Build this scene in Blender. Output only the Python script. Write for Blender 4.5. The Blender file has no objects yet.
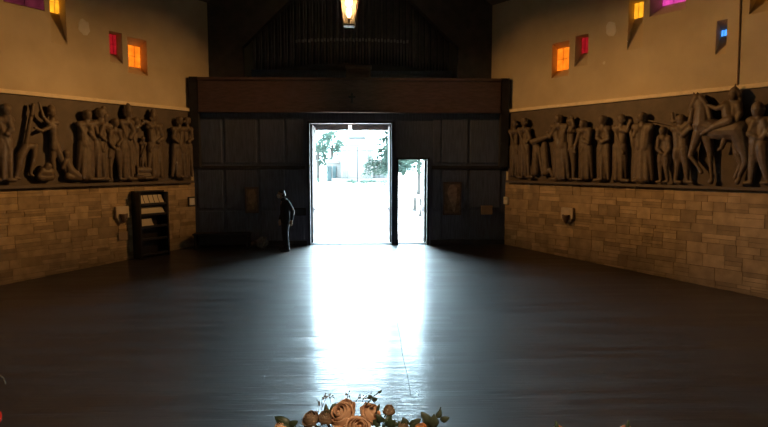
import bpy, bmesh, math, random
from mathutils import Vector, Matrix

random.seed(7)
SC = bpy.context.scene
COL = SC.collection

# ------------------------------------------------------------------ camera
CAM = Vector((0.39, -16.5, 2.366))
PITCH, YAW, FPX = 0.0866, 0.0344, 560.0
cd = bpy.data.cameras.new('camera')
cam = bpy.data.objects.new('camera', cd)
COL.objects.link(cam)
cam.location = CAM
cam.rotation_euler = (math.pi / 2 - PITCH, 0, -YAW)
cd.sensor_width = 36.0
cd.lens = 36.0 * FPX / 768.0
cd.clip_start = 0.02
cd.clip_end = 600
SC.camera = cam

# ------------------------------------------------------------------ world, sun, exposure
W = bpy.data.worlds.new('sky')
SC.world = W
W.use_nodes = True
bg = W.node_tree.nodes['Background']
bg.inputs['Color'].default_value = (0.60, 0.86, 1.0, 1)
bg.inputs['Strength'].default_value = 52.0
sd = bpy.data.lights.new('sun', 'SUN')
sd.energy = 90.0
sd.angle = 0.02
sd.color = (1.0, 0.96, 0.9)
sun = bpy.data.objects.new('sun', sd)
COL.objects.link(sun)
sun.rotation_euler = (math.radians(-27), 0, math.radians(14))
pd = bpy.data.lights.new('door_daylight_portal', 'AREA')
pd.shape = 'RECTANGLE'
pd.size, pd.size_y = 3.6, 3.7
pd.cycles.is_portal = True
po = bpy.data.objects.new('door_daylight_portal', pd)
COL.objects.link(po)
po.location = (0.5, 0.42, 1.8)
po.rotation_euler = (math.radians(-90), 0, 0)

VS = SC.view_settings
VS.view_transform = 'Standard'
VS.look = 'None'
VS.gamma = 1.0
VS.use_curve_mapping = False
VS.exposure = 0.0
SC.cycles.use_denoising = True
SC.cycles.max_bounces = 8
SC.cycles.diffuse_bounces = 5
SC.cycles.glossy_bounces = 4
SC.cycles.sample_clamp_indirect = 40.0
SC.cycles.caustics_reflective = False

WARM = (1.0, 0.50, 0.15)


def spot(name, loc, aim, power, deg, radius=0.12, blend=1.0, color=WARM):
    d = bpy.data.lights.new(name, 'SPOT')
    d.energy = power
    d.color = color
    d.spot_size = math.radians(deg)
    d.spot_blend = blend
    d.shadow_soft_size = radius
    o = bpy.data.objects.new(name, d)
    COL.objects.link(o)
    o.location = loc
    o.rotation_euler = (Vector(aim) - Vector(loc)).to_track_quat('-Z', 'Y').to_euler()
    return o


# wall-washing spots under the eaves, three for each side wall, shining across the hall
SPOTS = [(1.4, 3.2, 1300, 36), (4.0, 3.2, 800, 36), (7.6, 3.3, 2300, 40)]
for sd_ in (-1, 1):
    for s_, z_, p_, c_ in SPOTS:
        spot('wall_spot_light', (sd_ * 5.2, -3.7, 6.9), (-sd_ * (4.58 + .553 * s_), -.833 * s_, z_), p_, c_)
spot('flower_fill_light', (0.9, -17.9, 4.6), (0.39, -14.9, 1.7), 520, 70, 0.10, color=(1.0, .70, .42))  # unseen lamp added behind the camera to brighten the flowers

# ------------------------------------------------------------------ helpers


def tag(o, label=None, cat=None, group=None, kind=None):
    if label: o['label'] = label
    if cat: o['category'] = cat
    if group: o['group'] = group
    if kind: o['kind'] = kind
    return o


def empty(name, loc=(0, 0, 0), rz=0.0, label=None, cat=None, group=None, kind=None):
    o = bpy.data.objects.new(name, None)
    o.empty_display_size = 0.1
    COL.objects.link(o)
    o.location = loc
    o.rotation_euler = (0, 0, rz)
    return tag(o, label, cat, group, kind)


def link(name, bm, m, parent=None, smooth=False, kind=None):
    me = bpy.data.meshes.new(name)
    bmesh.ops.recalc_face_normals(bm, faces=bm.faces)
    bm.to_mesh(me)
    bm.free()
    if smooth:
        me.polygons.foreach_set('use_smooth', [True] * len(me.polygons))
    if m is not None:
        me.materials.append(m)
    o = bpy.data.objects.new(name, me)
    COL.objects.link(o)
    if parent is not None:
        o.parent = parent
    if kind:
        o['kind'] = kind
    return o


def box(bm, lo, hi, bevel=0.0, M=None):
    c = [(lo[i] + hi[i]) / 2 for i in range(3)]
    s = [abs(hi[i] - lo[i]) for i in range(3)]
    t = Matrix.Translation(c) @ Matrix.Diagonal((*s, 1))
    if M is not None:
        t = M @ t
    r = bmesh.ops.create_cube(bm, size=1, matrix=t)
    if bevel > 0:
        es = set()
        for v in r['verts']:
            es.update(v.link_edges)
        bmesh.ops.bevel(bm, geom=list(es), offset=bevel, segments=2, affect='EDGES', profile=0.5)


def tube(bm, p0, p1, r0, r1=None, n=12, caps=True):
    p0, p1 = Vector(p0), Vector(p1)
    r1 = r0 if r1 is None else r1
    d = p1 - p0
    if d.length < 1e-6: return
    M = Matrix.Translation((p0 + p1) / 2) @ d.to_track_quat('Z', 'Y').to_matrix().to_4x4()
    bmesh.ops.create_cone(bm, cap_ends=caps, segments=n, radius1=max(r0, 1e-4), radius2=max(r1, 1e-4), depth=d.length, matrix=M)


def lathe(bm, prof, n=24, M=None):
    M = M or Matrix.Identity(4)
    rings = []
    for r, z in prof:
        rings.append([bm.verts.new(M @ Vector((r * math.cos(2 * math.pi * k / n), r * math.sin(2 * math.pi * k / n), z))) for k in range(n)])
    for a, b in zip(rings, rings[1:]):
        for k in range(n):
            bm.faces.new((a[k], a[(k + 1) % n], b[(k + 1) % n], b[k]))
    bm.faces.new(rings[0][::-1])
    bm.faces.new(rings[-1])


_dirs = None


def _sphere_dirs():
    global _dirs
    if _dirs is None:
        b = bmesh.new()
        bmesh.ops.create_icosphere(b, subdivisions=2, radius=1)
        _dirs = [v.co.copy() for v in b.verts]
        b.free()
    return _dirs


def rcone(bm, p0, r0, p1, r1, squash=None):
    """one closed round cone (hull of two balls); squash = 3x3 applied to the ball shape"""
    tmp = bmesh.new()
    for p, r in ((Vector(p0), r0), (Vector(p1), r1)):
        for d in _sphere_dirs():
            q = d * r
            if squash is not None:
                q = squash @ q
            tmp.verts.new(p + q)
    res = bmesh.ops.convex_hull(tmp, input=list(tmp.verts))
    junk = [g for g in res['geom_interior'] + res['geom_unused'] if isinstance(g, bmesh.types.BMVert) and g.is_valid]
    if junk:
        bmesh.ops.delete(tmp, geom=list(set(junk)), context='VERTS')
    vm = {}
    for f in tmp.faces:
        vs = []
        for v in f.verts:
            if v.index not in vm or True:
                k = v
                if k not in vm:
                    vm[k] = bm.verts.new(v.co)
                vs.append(vm[k])
        bm.faces.new(vs)
    tmp.free()


def chain(bm, pts, squash=None):
    """pts = [(x,y,z,r), ...]"""
    for a, b in zip(pts, pts[1:]):
        rcone(bm, a[:3], a[3], b[:3], b[3], squash)


def remeshed(name, bm, m, parent, voxel, smooth=4, kind=None):
    """fuse overlapping closed shells into ONE continuous surface"""
    o = link('tmp', bm, m)
    md = o.modifiers.new('r', 'REMESH')
    md.mode = 'VOXEL'
    md.voxel_size = voxel
    if smooth:
        s = o.modifiers.new('s', 'SMOOTH')
        s.factor = 0.5
        s.iterations = smooth
    dg = bpy.context.evaluated_depsgraph_get()
    me = bpy.data.meshes.new_from_object(o.evaluated_get(dg))
    me.name = name
    old = o.data
    bpy.data.objects.remove(o)
    bpy.data.meshes.remove(old)
    me.polygons.foreach_set('use_smooth', [True] * len(me.polygons))
    if not me.materials:
        me.materials.append(m)
    r = bpy.data.objects.new(name, me)
    COL.objects.link(r)
    if parent is not None:
        r.parent = parent
    if kind:
        r['kind'] = kind
    return r


# ------------------------------------------------------------------ materials
MATS = {}


def mat(name, col, rough=0.6, metal=0.0, spec=0.5, var=0.0, scale=6.0, bump=0.0, stretch=(1, 1, 1), island=0.0, ior=None):
    if name in MATS: return MATS[name]
    m = bpy.data.materials.new(name)
    m.use_nodes = True
    nt = m.node_tree
    N, L = nt.nodes, nt.links
    b = N['Principled BSDF']
    b.inputs['Base Color'].default_value = (*col, 1)
    b.inputs['Roughness'].default_value = rough
    b.inputs['Metallic'].default_value = metal
    b.inputs['Specular IOR Level'].default_value = spec
    if ior: b.inputs['IOR'].default_value = ior
    if var > 0 or bump > 0:
        tc = N.new('ShaderNodeTexCoord')
        mp = N.new('ShaderNodeMapping')
        mp.inputs['Scale'].default_value = stretch
        L.new(tc.outputs['Object'], mp.inputs['Vector'])
        nz = N.new('ShaderNodeTexNoise')
        nz.inputs['Scale'].default_value = scale
        nz.inputs['Detail'].default_value = 6
        L.new(mp.outputs[0], nz.inputs['Vector'])
        if var > 0:
            mr = N.new('ShaderNodeMapRange')
            mr.inputs['From Min'].default_value = 0.3
            mr.inputs['From Max'].default_value = 0.7
            mr.inputs['To Min'].default_value = 1 - var
            mr.inputs['To Max'].default_value = 1 + var
            L.new(nz.outputs['Fac'], mr.inputs['Value'])
            hs = N.new('ShaderNodeHueSaturation')
            hs.inputs['Color'].default_value = (*col, 1)
            val = mr.outputs[0]
            if island > 0:
                ge = N.new('ShaderNodeNewGeometry')
                m2 = N.new('ShaderNodeMapRange')
                m2.inputs['To Min'].default_value = 1 - island
                m2.inputs['To Max'].default_value = 1 + island
                L.new(ge.outputs['Random Per Island'], m2.inputs['Value'])
                mu = N.new('ShaderNodeMath')
                mu.operation = 'MULTIPLY'
                L.new(mr.outputs[0], mu.inputs[0])
                L.new(m2.outputs[0], mu.inputs[1])
                val = mu.outputs[0]
            L.new(val, hs.inputs['Value'])
            L.new(hs.outputs[0], b.inputs['Base Color'])
        if bump > 0:
            bp = N.new('ShaderNodeBump')
            bp.inputs['Strength'].default_value = bump
            bp.inputs['Distance'].default_value = 0.02
            L.new(nz.outputs['Fac'], bp.inputs['Height'])
            L.new(bp.outputs[0], b.inputs['Normal'])
    MATS[name] = m
    return m


def emit(name, col, strength):
    m = bpy.data.materials.new(name)
    m.use_nodes = True
    b = m.node_tree.nodes['Principled BSDF']
    b.inputs['Base Color'].default_value = (*col, 1)
    b.inputs['Emission Color'].default_value = (*col, 1)
    b.inputs['Emission Strength'].default_value = strength
    return m


def floor_material():
    m = bpy.data.materials.new('floor_boards')
    m.use_nodes = True
    nt = m.node_tree
    N, L = nt.nodes, nt.links
    out = N['Material Output']
    b = N['Principled BSDF']
    tc = N.new('ShaderNodeTexCoord')
    br = N.new('ShaderNodeTexBrick')
    br.inputs['Scale'].default_value = 1.0
    br.inputs['Brick Width'].default_value = 1.9
    br.inputs['Row Height'].default_value = 0.14
    br.inputs['Mortar Size'].default_value = 0.004
    br.inputs['Mortar Smooth'].default_value = 0.3
    br.inputs['Color1'].default_value = (0.050, 0.036, 0.029, 1)
    br.inputs['Color2'].default_value = (0.036, 0.027, 0.023, 1)
    br.inputs['Mortar'].default_value = (0.015, 0.010, 0.008, 1)
    L.new(tc.outputs['Object'], br.inputs['Vector'])
    mp = N.new('ShaderNodeMapping')
    mp.inputs['Scale'].default_value = (0.6, 5.0, 1)
    L.new(tc.outputs['Object'], mp.inputs['Vector'])
    nz = N.new('ShaderNodeTexNoise')
    nz.inputs['Scale'].default_value = 2.2
    nz.inputs['Detail'].default_value = 7
    L.new(mp.outputs[0], nz.inputs['Vector'])
    # base colour
    mx = N.new('ShaderNodeMix')
    mx.data_type = 'RGBA'
    mx.blend_type = 'MULTIPLY'
    mx.inputs[0].default_value = 0.6
    L.new(br.outputs['Color'], mx.inputs[6])
    cr = N.new('ShaderNodeMapRange')
    cr.inputs['From Min'].default_value = 0.3
    cr.inputs['From Max'].default_value = 0.7
    cr.inputs['To Min'].default_value = 0.55
    cr.inputs['To Max'].default_value = 1.3
    L.new(nz.outputs['Fac'], cr.inputs['Value'])
    L.new(cr.outputs[0], mx.inputs[7])
    L.new(mx.outputs[2], b.inputs['Base Color'])
    # boards are slightly cupped and brushed along their length: ripples run across the hall
    mp2 = N.new('ShaderNodeMapping')
    mp2.inputs['Scale'].default_value = (1.2, 75.0, 1)
    L.new(tc.outputs['Object'], mp2.inputs['Vector'])
    n2 = N.new('ShaderNodeTexNoise')
    n2.inputs['Scale'].default_value = 1.0
    n2.inputs['Detail'].default_value = 1.5
    L.new(mp2.outputs[0], n2.inputs['Vector'])
    b1 = N.new('ShaderNodeBump')
    b1.inputs['Strength'].default_value = 1.0
    b1.inputs['Distance'].default_value = FLOOR_RIPPLE
    L.new(n2.outputs['Fac'], b1.inputs['Height'])
    bp = N.new('ShaderNodeBump')
    bp.inputs['Strength'].default_value = FLOOR_BUMP
    bp.inputs['Distance'].default_value = 0.004
    L.new(b1.outputs[0], bp.inputs['Normal'])
    ad = N.new('ShaderNodeMath')
    ad.operation = 'SUBTRACT'
    L.new(nz.outputs['Fac'], ad.inputs[0])
    L.new(br.outputs['Fac'], ad.inputs[1])
    L.new(ad.outputs[0], bp.inputs['Height'])
    L.new(bp.outputs[0], b.inputs['Normal'])
    # worn varnish: sheen varies board to board
    rr = N.new('ShaderNodeMapRange')
    rr.inputs['From Min'].default_value = 0.3
    rr.inputs['From Max'].default_value = 0.7
    rr.inputs['To Min'].default_value = FLOOR_ROUGH[0]
    rr.inputs['To Max'].default_value = FLOOR_ROUGH[1]
    L.new(nz.outputs['Fac'], rr.inputs['Value'])
    sp = N.new('ShaderNodeSeparateColor')
    L.new(br.outputs['Color'], sp.inputs[0])
    r2 = N.new('ShaderNodeMapRange')
    r2.inputs['From Min'].default_value = 0.036
    r2.inputs['From Max'].default_value = 0.050
    r2.inputs['To Min'].default_value = 0.86
    r2.inputs['To Max'].default_value = 1.16
    L.new(sp.outputs[0], r2.inputs['Value'])
    rm = N.new('ShaderNodeMath')
    rm.operation = 'MULTIPLY'
    L.new(rr.outputs[0], rm.inputs[0])
    L.new(r2.outputs[0], rm.inputs[1])
    L.new(rm.outputs[0], b.inputs['Roughness'])
    b.inputs['IOR'].default_value = 2.0
    b.inputs['Coat Weight'].default_value = FLOOR_COAT
    b.inputs['Coat Roughness'].default_value = FLOOR_COAT_ROUGH
    b.inputs['Coat IOR'].default_value = 2.0
    L.new(bp.outputs[0], b.inputs['Coat Normal'])
    return m


FLOOR_BUMP = 0.25
FLOOR_RIPPLE = 0.0042
FLOOR_ROUGH = (0.53, 0.63)
FLOOR_COAT, FLOOR_COAT_ROUGH = 0.5, 0.14


def plaster_material():
    m = bpy.data.materials.new('cream_plaster')
    m.use_nodes = True
    nt = m.node_tree
    N, L = nt.nodes, nt.links
    b = N['Principled BSDF']
    b.inputs['Roughness'].default_value = 0.85
    tc = N.new('ShaderNodeTexCoord')
    nz = N.new('ShaderNodeTexNoise')
    nz.inputs['Scale'].default_value = 1.3
    nz.inputs['Detail'].default_value = 8
    L.new(tc.outputs['Object'], nz.inputs['Vector'])
    cr = N.new('ShaderNodeValToRGB')
    cr.color_ramp.elements[0].position = 0.3
    cr.color_ramp.elements[0].color = (0.50, 0.41, 0.28, 1)
    cr.color_ramp.elements[1].position = 0.7
    cr.color_ramp.elements[1].color = (0.62, 0.525, 0.37, 1)
    L.new(nz.outputs['Fac'], cr.inputs['Fac'])
    L.new(cr.outputs[0], b.inputs['Base Color'])
    return m


PLASTER = plaster_material()
STONE = mat('ashlar_stone', (0.42, 0.31, 0.19), 0.85, var=0.22, scale=5, bump=0.35, island=0.28)
MORTAR = mat('mortar', (0.20, 0.15, 0.105), 0.95, var=0.15, scale=20)
RELIEF_SLAB = mat('relief_slab', (0.088, 0.062, 0.045), 0.65, var=0.25, scale=4, bump=0.2)
RELIEF = mat('relief_figures', (0.125, 0.092, 0.066), 0.55, var=0.25, scale=9, bump=0.15)
LEDGE = mat('ledge', (0.10, 0.075, 0.06), 0.6, var=0.15)
CORNICE = mat('cornice', (0.80, 0.68, 0.50), 0.75, var=0.08)
WOOD = mat('dark_wood', (0.088, 0.105, 0.165), 0.5, var=0.3, scale=5, stretch=(6, 6, 0.5), bump=0.05)  # bluish flare haze over the entrance wall is mixed into this wood colour
WOOD_BLACK = mat('black_wood', (0.022, 0.019, 0.020), 0.6, var=0.3, scale=5)
WOOD_RED = mat('red_brown_wood', (0.10, 0.058, 0.048), 0.45, var=0.3, scale=5, stretch=(1, 6, 6), bump=0.05)
CEIL = mat('ceiling_boards', (0.09, 0.062, 0.045), 0.8, var=0.3, scale=3)
PIPE = mat('organ_pipe_metal', (0.20, 0.17, 0.16), 0.4, metal=0.3, var=0.2, scale=3)
PIPE_LIGHT = mat('pipe_mouth', (0.55, 0.50, 0.42), 0.35, metal=0.5)
FRAME_METAL = mat('door_frame_metal', (0.022, 0.020, 0.019), 0.7, metal=0.0, spec=.05)
DARK_METAL = mat('dark_metal', (0.03, 0.03, 0.032), 0.4, metal=0.7)
PAPER = mat('paper', (0.62, 0.56, 0.46), 0.8, var=0.05)
WHITE_PLASTIC = mat('white_plastic', (0.82, 0.80, 0.75), 0.5)

# ------------------------------------------------------------------ plan of the hall: fan-shaped, walls splay from the entrance wall
HW = 4.58                      # half width of the entrance wall
SPL = 0.586                    # splay of the side walls
SN, CN = math.sin(SPL), math.cos(SPL)
RAKE = 0.05                    # the floor falls towards the chancel
Z_LEDGE, Z_CORN = 1.90, 3.90
Z_EAVE = 7.1
S_END = 22.0


def fz(y): return RAKE * min(y, 0.0)


def WP(sd, s, z, d=0.0):
    """side wall frame: s along the wall from the entrance corner, z up, d out into the hall"""
    return Vector((sd * (HW + SN * s - CN * d), -CN * s - SN * d, z))


def wall_matrix(sd):
    """columns: s, d, z"""
    a = Vector((sd * SN, -CN, 0))
    n = Vector((-sd * CN, -SN, 0))
    M = Matrix.Identity(4)
    for i in range(3):
        M[i][0], M[i][1], M[i][2] = a[i], n[i], (0, 0, 1)[i]
    M[0][3] = sd * HW
    return M


LM, RM = wall_matrix(-1), wall_matrix(1)
WM = {-1: LM, 1: RM}


def sight(px, py):
    u, v = (px - 384) / FPX, (213.5 - py) / FPX
    d = Vector((u, math.cos(PITCH) + v * math.sin(PITCH), -math.sin(PITCH) + v * math.cos(PITCH)))
    c, s = math.cos(YAW), math.sin(YAW)
    return Vector((c * d.x + s * d.y, -s * d.x + c * d.y, d.z))


def SZ(sd, px, py, d=0.0):
    """measure a point of the photograph on the side wall plane -> (s, z)"""
    n = Vector((-sd * CN, -SN, 0))
    o = WP(sd, 0, 0, d)
    r = sight(px, py)
    t = (o - CAM).dot(n) / r.dot(n)
    p = CAM + r * t
    return (p - o).dot(Vector((sd * SN, -CN, 0))), p.z


def XZ(px, py, y):
    r = sight(px, py)
    p = CAM + r * ((y - CAM.y) / r.y)
    return p.x, p.z


# ------------------------------------------------------------------ floor, ceiling
bm = bmesh.new()
fv = []
for x in (-20, 20):
    for y in (0.4, 0.0, -18.6):
        fv.append(bm.verts.new((x, y, fz(y))))
bm.faces.new((fv[1], fv[0], fv[3], fv[4]))
bm.faces.new((fv[2], fv[1], fv[4], fv[5]))
FLOOR_MAT = floor_material()
link('floor', bm, FLOOR_MAT, kind='structure')

bm = bmesh.new()
p_ = [bm.verts.new(WP(-1, -3.2, Z_EAVE)), bm.verts.new(WP(-1, S_END, Z_EAVE)), bm.verts.new(WP(1, S_END, Z_EAVE)), bm.verts.new(WP(1, -3.2, Z_EAVE))]


def ridge_z(y): return Z_EAVE + 0.9 * (HW * CN - y * SN)


yb, yf = p_[0].co.y, p_[1].co.y
r0 = bm.verts.new((0, yb, ridge_z(yb)))
r1 = bm.verts.new((0, yf, ridge_z(yf)))
bm.faces.new((p_[0], r0, r1, p_[1]))
bm.faces.new((p_[3], p_[2], r1, r0))
link('ceiling', bm, CEIL, kind='structure')

# ------------------------------------------------------------------ sheet with rectangular holes


def holed(bm, M, s0, s1, z0, z1, holes):
    ss = sorted({s0, s1, *[h[0] for h in holes], *[h[1] for h in holes]})
    zs = sorted({z0, z1, *[h[2] for h in holes], *[h[3] for h in holes]})
    ss = [s for s in ss if s0 <= s <= s1]
    zs = [z for z in zs if z0 <= z <= z1]
    vm = {}

    def v(i, j):
        if (i, j) not in vm:
            vm[(i, j)] = bm.verts.new(M @ Vector((ss[i], 0, zs[j])))
        return vm[(i, j)]
    for i in range(len(ss) - 1):
        for j in range(len(zs) - 1):
            cs, cz = (ss[i] + ss[i + 1]) / 2, (zs[j] + zs[j + 1]) / 2
            if any(h[0] < cs < h[1] and h[2] < cz < h[3] for h in holes): continue
            bm.faces.new((v(i, j), v(i + 1, j), v(i + 1, j + 1), v(i, j + 1)))


# windows: (side, opening in the wall face, glazing 0.35 m deeper, glass)
GLASS = {}


def glass(name, col):
    """coloured cathedral glass: lets the daylight behind it glow through"""
    m = bpy.data.materials.new(name)
    m.use_nodes = True
    nt = m.node_tree
    N, L = nt.nodes, nt.links
    out = N['Material Output']
    N.remove(N['Principled BSDF'])
    tc = N.new('ShaderNodeTexCoord')
    vo = N.new('ShaderNodeTexVoronoi')
    vo.inputs['Scale'].default_value = 5.5
    L.new(tc.outputs['Object'], vo.inputs['Vector'])
    mr = N.new('ShaderNodeMapRange')
    mr.inputs['To Min'].default_value = 1.15
    mr.inputs['To Max'].default_value = 0.55
    L.new(vo.outputs['Distance'], mr.inputs['Value'])
    hs = N.new('ShaderNodeHueSaturation')
    hs.inputs['Color'].default_value = (*col, 1)
    L.new(mr.outputs[0], hs.inputs['Value'])
    tr = N.new('ShaderNodeBsdfTranslucent')
    L.new(hs.outputs[0], tr.inputs['Color'])
    L.new(tr.outputs[0], out.inputs['Surface'])
    return m


G_ORANGE = glass('orange_glass', (0.048, 0.0072, 0.0003))
G_RED = glass('red_glass', (0.012, 0.0002, 0.0003))
G_YELLOW = glass('yellow_glass', (0.046, 0.0135, 0.0005))
G_PURPLE = glass('purple_glass', (0.0028, 0.0003, 0.0005))
G_MAGENTA = glass('magenta_glass', (0.027, 0.0017, 0.0095))
G_BLUE = glass('blue_glass', (0.005, 0.017, 0.05))
WINS = [
    (-1, (3, 44, -12, 6.5), (3, 43.5, -12, 5.5), G_PURPLE),
    (-1, (50, 66, -12, 44), (49.5, 58.5, -12, 13), G_YELLOW),
    (-1, (109.5, 122.5, 32, 63), (109.5, 116, 32.5, 54), G_RED),
    (-1, (127.5, 147, 38.5, 74.5), (128.5, 140, 46, 67), G_ORANGE),
    (1, (552, 569, 42, 77), (557.5, 569.5, 48, 70), G_ORANGE),
    (1, (575, 588, 35, 66), (582, 588.5, 36, 53), G_RED),
    (1, (628, 643.5, -1, 49), (634.5, 643.5, 2, 18), G_YELLOW),
    (1, (650, 686, -12, 13), (663, 686, -12, 3.5), G_MAGENTA),
    (1, (716, 727, 20, 54), (721.5, 726.8, 30, 36), G_BLUE),
    (1, (750, 776, -14, 12), (758, 774, -14, -4), G_YELLOW),
]
holes = {-1: [], 1: []}
wspec = []
for sd, o_, g_, gm in WINS:
    a = SZ(sd, o_[0], (o_[2] + o_[3]) / 2)[0]
    b = SZ(sd, o_[1], (o_[2] + o_[3]) / 2)[0]
    xm = (o_[0] + o_[1]) / 2
    z1, z0 = SZ(sd, xm, o_[2])[1], SZ(sd, xm, o_[3])[1]
    D = -0.35
    ga = SZ(sd, g_[0], (g_[2] + g_[3]) / 2, D)[0]
    gb = SZ(sd, g_[1], (g_[2] + g_[3]) / 2, D)[0]
    gx = (g_[0] + g_[1]) / 2
    gz1, gz0 = SZ(sd, gx, g_[2], D)[1], SZ(sd, gx, g_[3], D)[1]
    s0, s1 = min(a, b), max(a, b)
    z1 = min(z1, Z_EAVE - 0.08)
    gz1 = min(gz1, z1)
    holes[sd].append((s0, s1, z0, z1))
    wspec.append((sd, (s0, s1, z0, z1), (min(ga, gb), max(ga, gb), gz0, gz1), gm))

# side walls: lower backing, upper plaster with the deep little windows
for sd, nm in ((-1, 'wall_left'), (1, 'wall_right')):
    bm = bmesh.new()
    holed(bm, WM[sd], -3.2, S_END, -1.3, Z_EAVE + 0.05, holes[sd])
    link(nm, bm, PLASTER, kind='structure')
for i, (sd, o_, g_, gm) in enumerate(wspec):
    M = WM[sd]
    root = empty('window_%d' % (i + 1), M @ Vector(((o_[0] + o_[1]) / 2, 0, o_[2])), kind='structure')
    inv = Matrix.Translation(-root.location)
    bm = bmesh.new()
    A = [bm.verts.new(inv @ M @ Vector(q)) for q in ((o_[0], 0, o_[2]), (o_[1], 0, o_[2]), (o_[1], 0, o_[3]), (o_[0], 0, o_[3]))]
    B = [bm.verts.new(inv @ M @ Vector(q)) for q in ((g_[0], -.35, g_[2]), (g_[1], -.35, g_[2]), (g_[1], -.35, g_[3]), (g_[0], -.35, g_[3]))]
    for k in range(4):
        bm.faces.new((A[k], A[(k + 1) % 4], B[(k + 1) % 4], B[k]))
    link('window_reveal', bm, PLASTER, root)
    bm = bmesh.new()
    bm.faces.new([bm.verts.new(inv @ M @ Vector(q)) for q in ((g_[0] - .02, -.348, g_[2] - .02), (g_[1] + .02, -.348, g_[2] - .02), (g_[1] + .02, -.348, g_[3] + .02), (g_[0] - .02, -.348, g_[3] + .02))])
    link('window_pane', bm, gm, root)
    bm = bmesh.new()
    w, h = g_[1] - g_[0], g_[3] - g_[2]
    nl = max(1, int(h / 0.22))
    for k in range(1, nl):
        zz = g_[2] + h * k / nl
        tube(bm, inv @ M @ Vector((g_[0], -.34, zz)), inv @ M @ Vector((g_[1], -.34, zz)), .005, n=6)
    xx = (g_[0] + g_[1]) / 2
    tube(bm, inv @ M @ Vector((xx, -.34, g_[2])), inv @ M @ Vector((xx, -.34, g_[3])), .005, n=6)
    link('leading', bm, DARK_METAL, root)

# ashlar stone facing of the lower walls: every block a bevelled stone on the mortar bed
STONES_S = 9.5
for sd, nm in ((-1, 'wall_left_stonework'), (1, 'wall_right_stonework')):
    rnd = random.Random(11 if sd < 0 else 23)
    bm = bmesh.new()
    M = WM[sd]
    blocks = []
    z = -0.50
    while z < Z_LEDGE - 0.06:
        h = rnd.choice((0.16, 0.20, 0.24, 0.28))
        if z + h > Z_LEDGE - 0.18: h = Z_LEDGE - 0.05 - z
        s = 0.0
        while s < STONES_S:
            w = rnd.choice((0.24, 0.34, 0.44, 0.54, 0.68))
            if s + w > STONES_S - 0.2: w = STONES_S - s
            k = rnd.random()
            if k < 0.36 or w > 0.6:
                f = rnd.choice((0.35, 0.5, 0.65))
                for za, zb in ((z, z + h * f), (z + h * f, z + h)):
                    n = 1 if (w < 0.5 or rnd.random() < .5) else 2
                    cut = [0, 1] if n == 1 else [0, rnd.uniform(.35, .65), 1]
                    for ca, cb in zip(cut, cut[1:]):
                        blocks.append((s + w * ca, s + w * cb, za, zb))
            elif k < 0.60:
                for t in range(3):
                    blocks.append((s, s + w, z + h * t / 3, z + h * (t + 1) / 3))
            else:
                blocks.append((s, s + w, z, z + h))
            s += w
        z += h
    g = 0.004
    for a, b, za, zb in blocks:
        d = 0.022 + rnd.uniform(0, 0.014)
        box(bm, (a + g, 0.0, za + g), (b - g, d, zb - g), 0, M)
    so = link(nm, bm, STONE, kind='structure')
    bm = bmesh.new()
    box(bm, (0, -0.02, -1.3), (S_END, 0.012, Z_LEDGE - 0.02), 0, M)
    link('mortar_bed', bm, MORTAR, so)

# ------------------------------------------------------------------ entrance wall with the two doorways
DW0, DW1, DH = -1.22, 1.19, 3.58
SW0, SW1, SH = 1.37, 2.24, 2.53
WT = 0.35
bm = bmesh.new()
ENT = Matrix.Identity(4)
dh = [(DW0, DW1, -1, DH), (SW0, SW1, -1, SH)]
holed(bm, ENT, -HW - .2, HW + .2, -.3, 3.95, dh)
holed(bm, Matrix.Translation((0, WT, 0)), -HW - .2, HW + .2, -.3, 3.95, dh)
for a, b, _, h in dh:
    pass
bm_r = bmesh.new()
for a, b, _, h in dh:
    for q in (((a, 0, -.3), (a, WT, -.3), (a, WT, h), (a, 0, h)), ((b, 0, -.3), (b, WT, -.3), (b, WT, h), (b, 0, h)), ((a, 0, h), (b, 0, h), (b, WT, h), (a, WT, h))):
        bm_r.faces.new([bm_r.verts.new(v) for v in q])
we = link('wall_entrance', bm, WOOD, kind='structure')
link('doorway_lining', bm_r, mat('black_lining', (.012, .011, .011), .8, spec=.1), we)

# raised panelling on the entrance wall
bm = bmesh.new()
for a, b in ((-4.45, -3.75), (-3.65, -2.75), (-2.65, -1.95), (-1.88, -1.40), (2.40, 2.62), (2.66, 3.42), (3.50, 4.40)):
    for z0, z1 in ((0.16, 1.02), (1.10, 2.22), (2.42, 3.72)):
        box(bm, (a, -0.025, z0), (b, 0.005, z1), 0.01)
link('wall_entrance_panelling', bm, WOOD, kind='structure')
bm = bmesh.new()
box(bm, (-4.56, -0.05, 2.24), (DW0 - .12, 0.005, 2.34), 0.01)
box(bm, (SW1 + .12, -0.05, 2.24), (4.56, 0.005, 2.34), 0.01)
link('trim_1', bm, WOOD_BLACK, kind='structure')
bm = bmesh.new()
box(bm, (-4.56, -0.04, 0), (DW0 - .1, 0.005, 0.14), 0.008)
box(bm, (SW1 + .1, -0.04, 0), (4.56, 0.005, 0.14), 0.008)
link('baseboard_entrance', bm, WOOD_BLACK, kind='structure')


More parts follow.
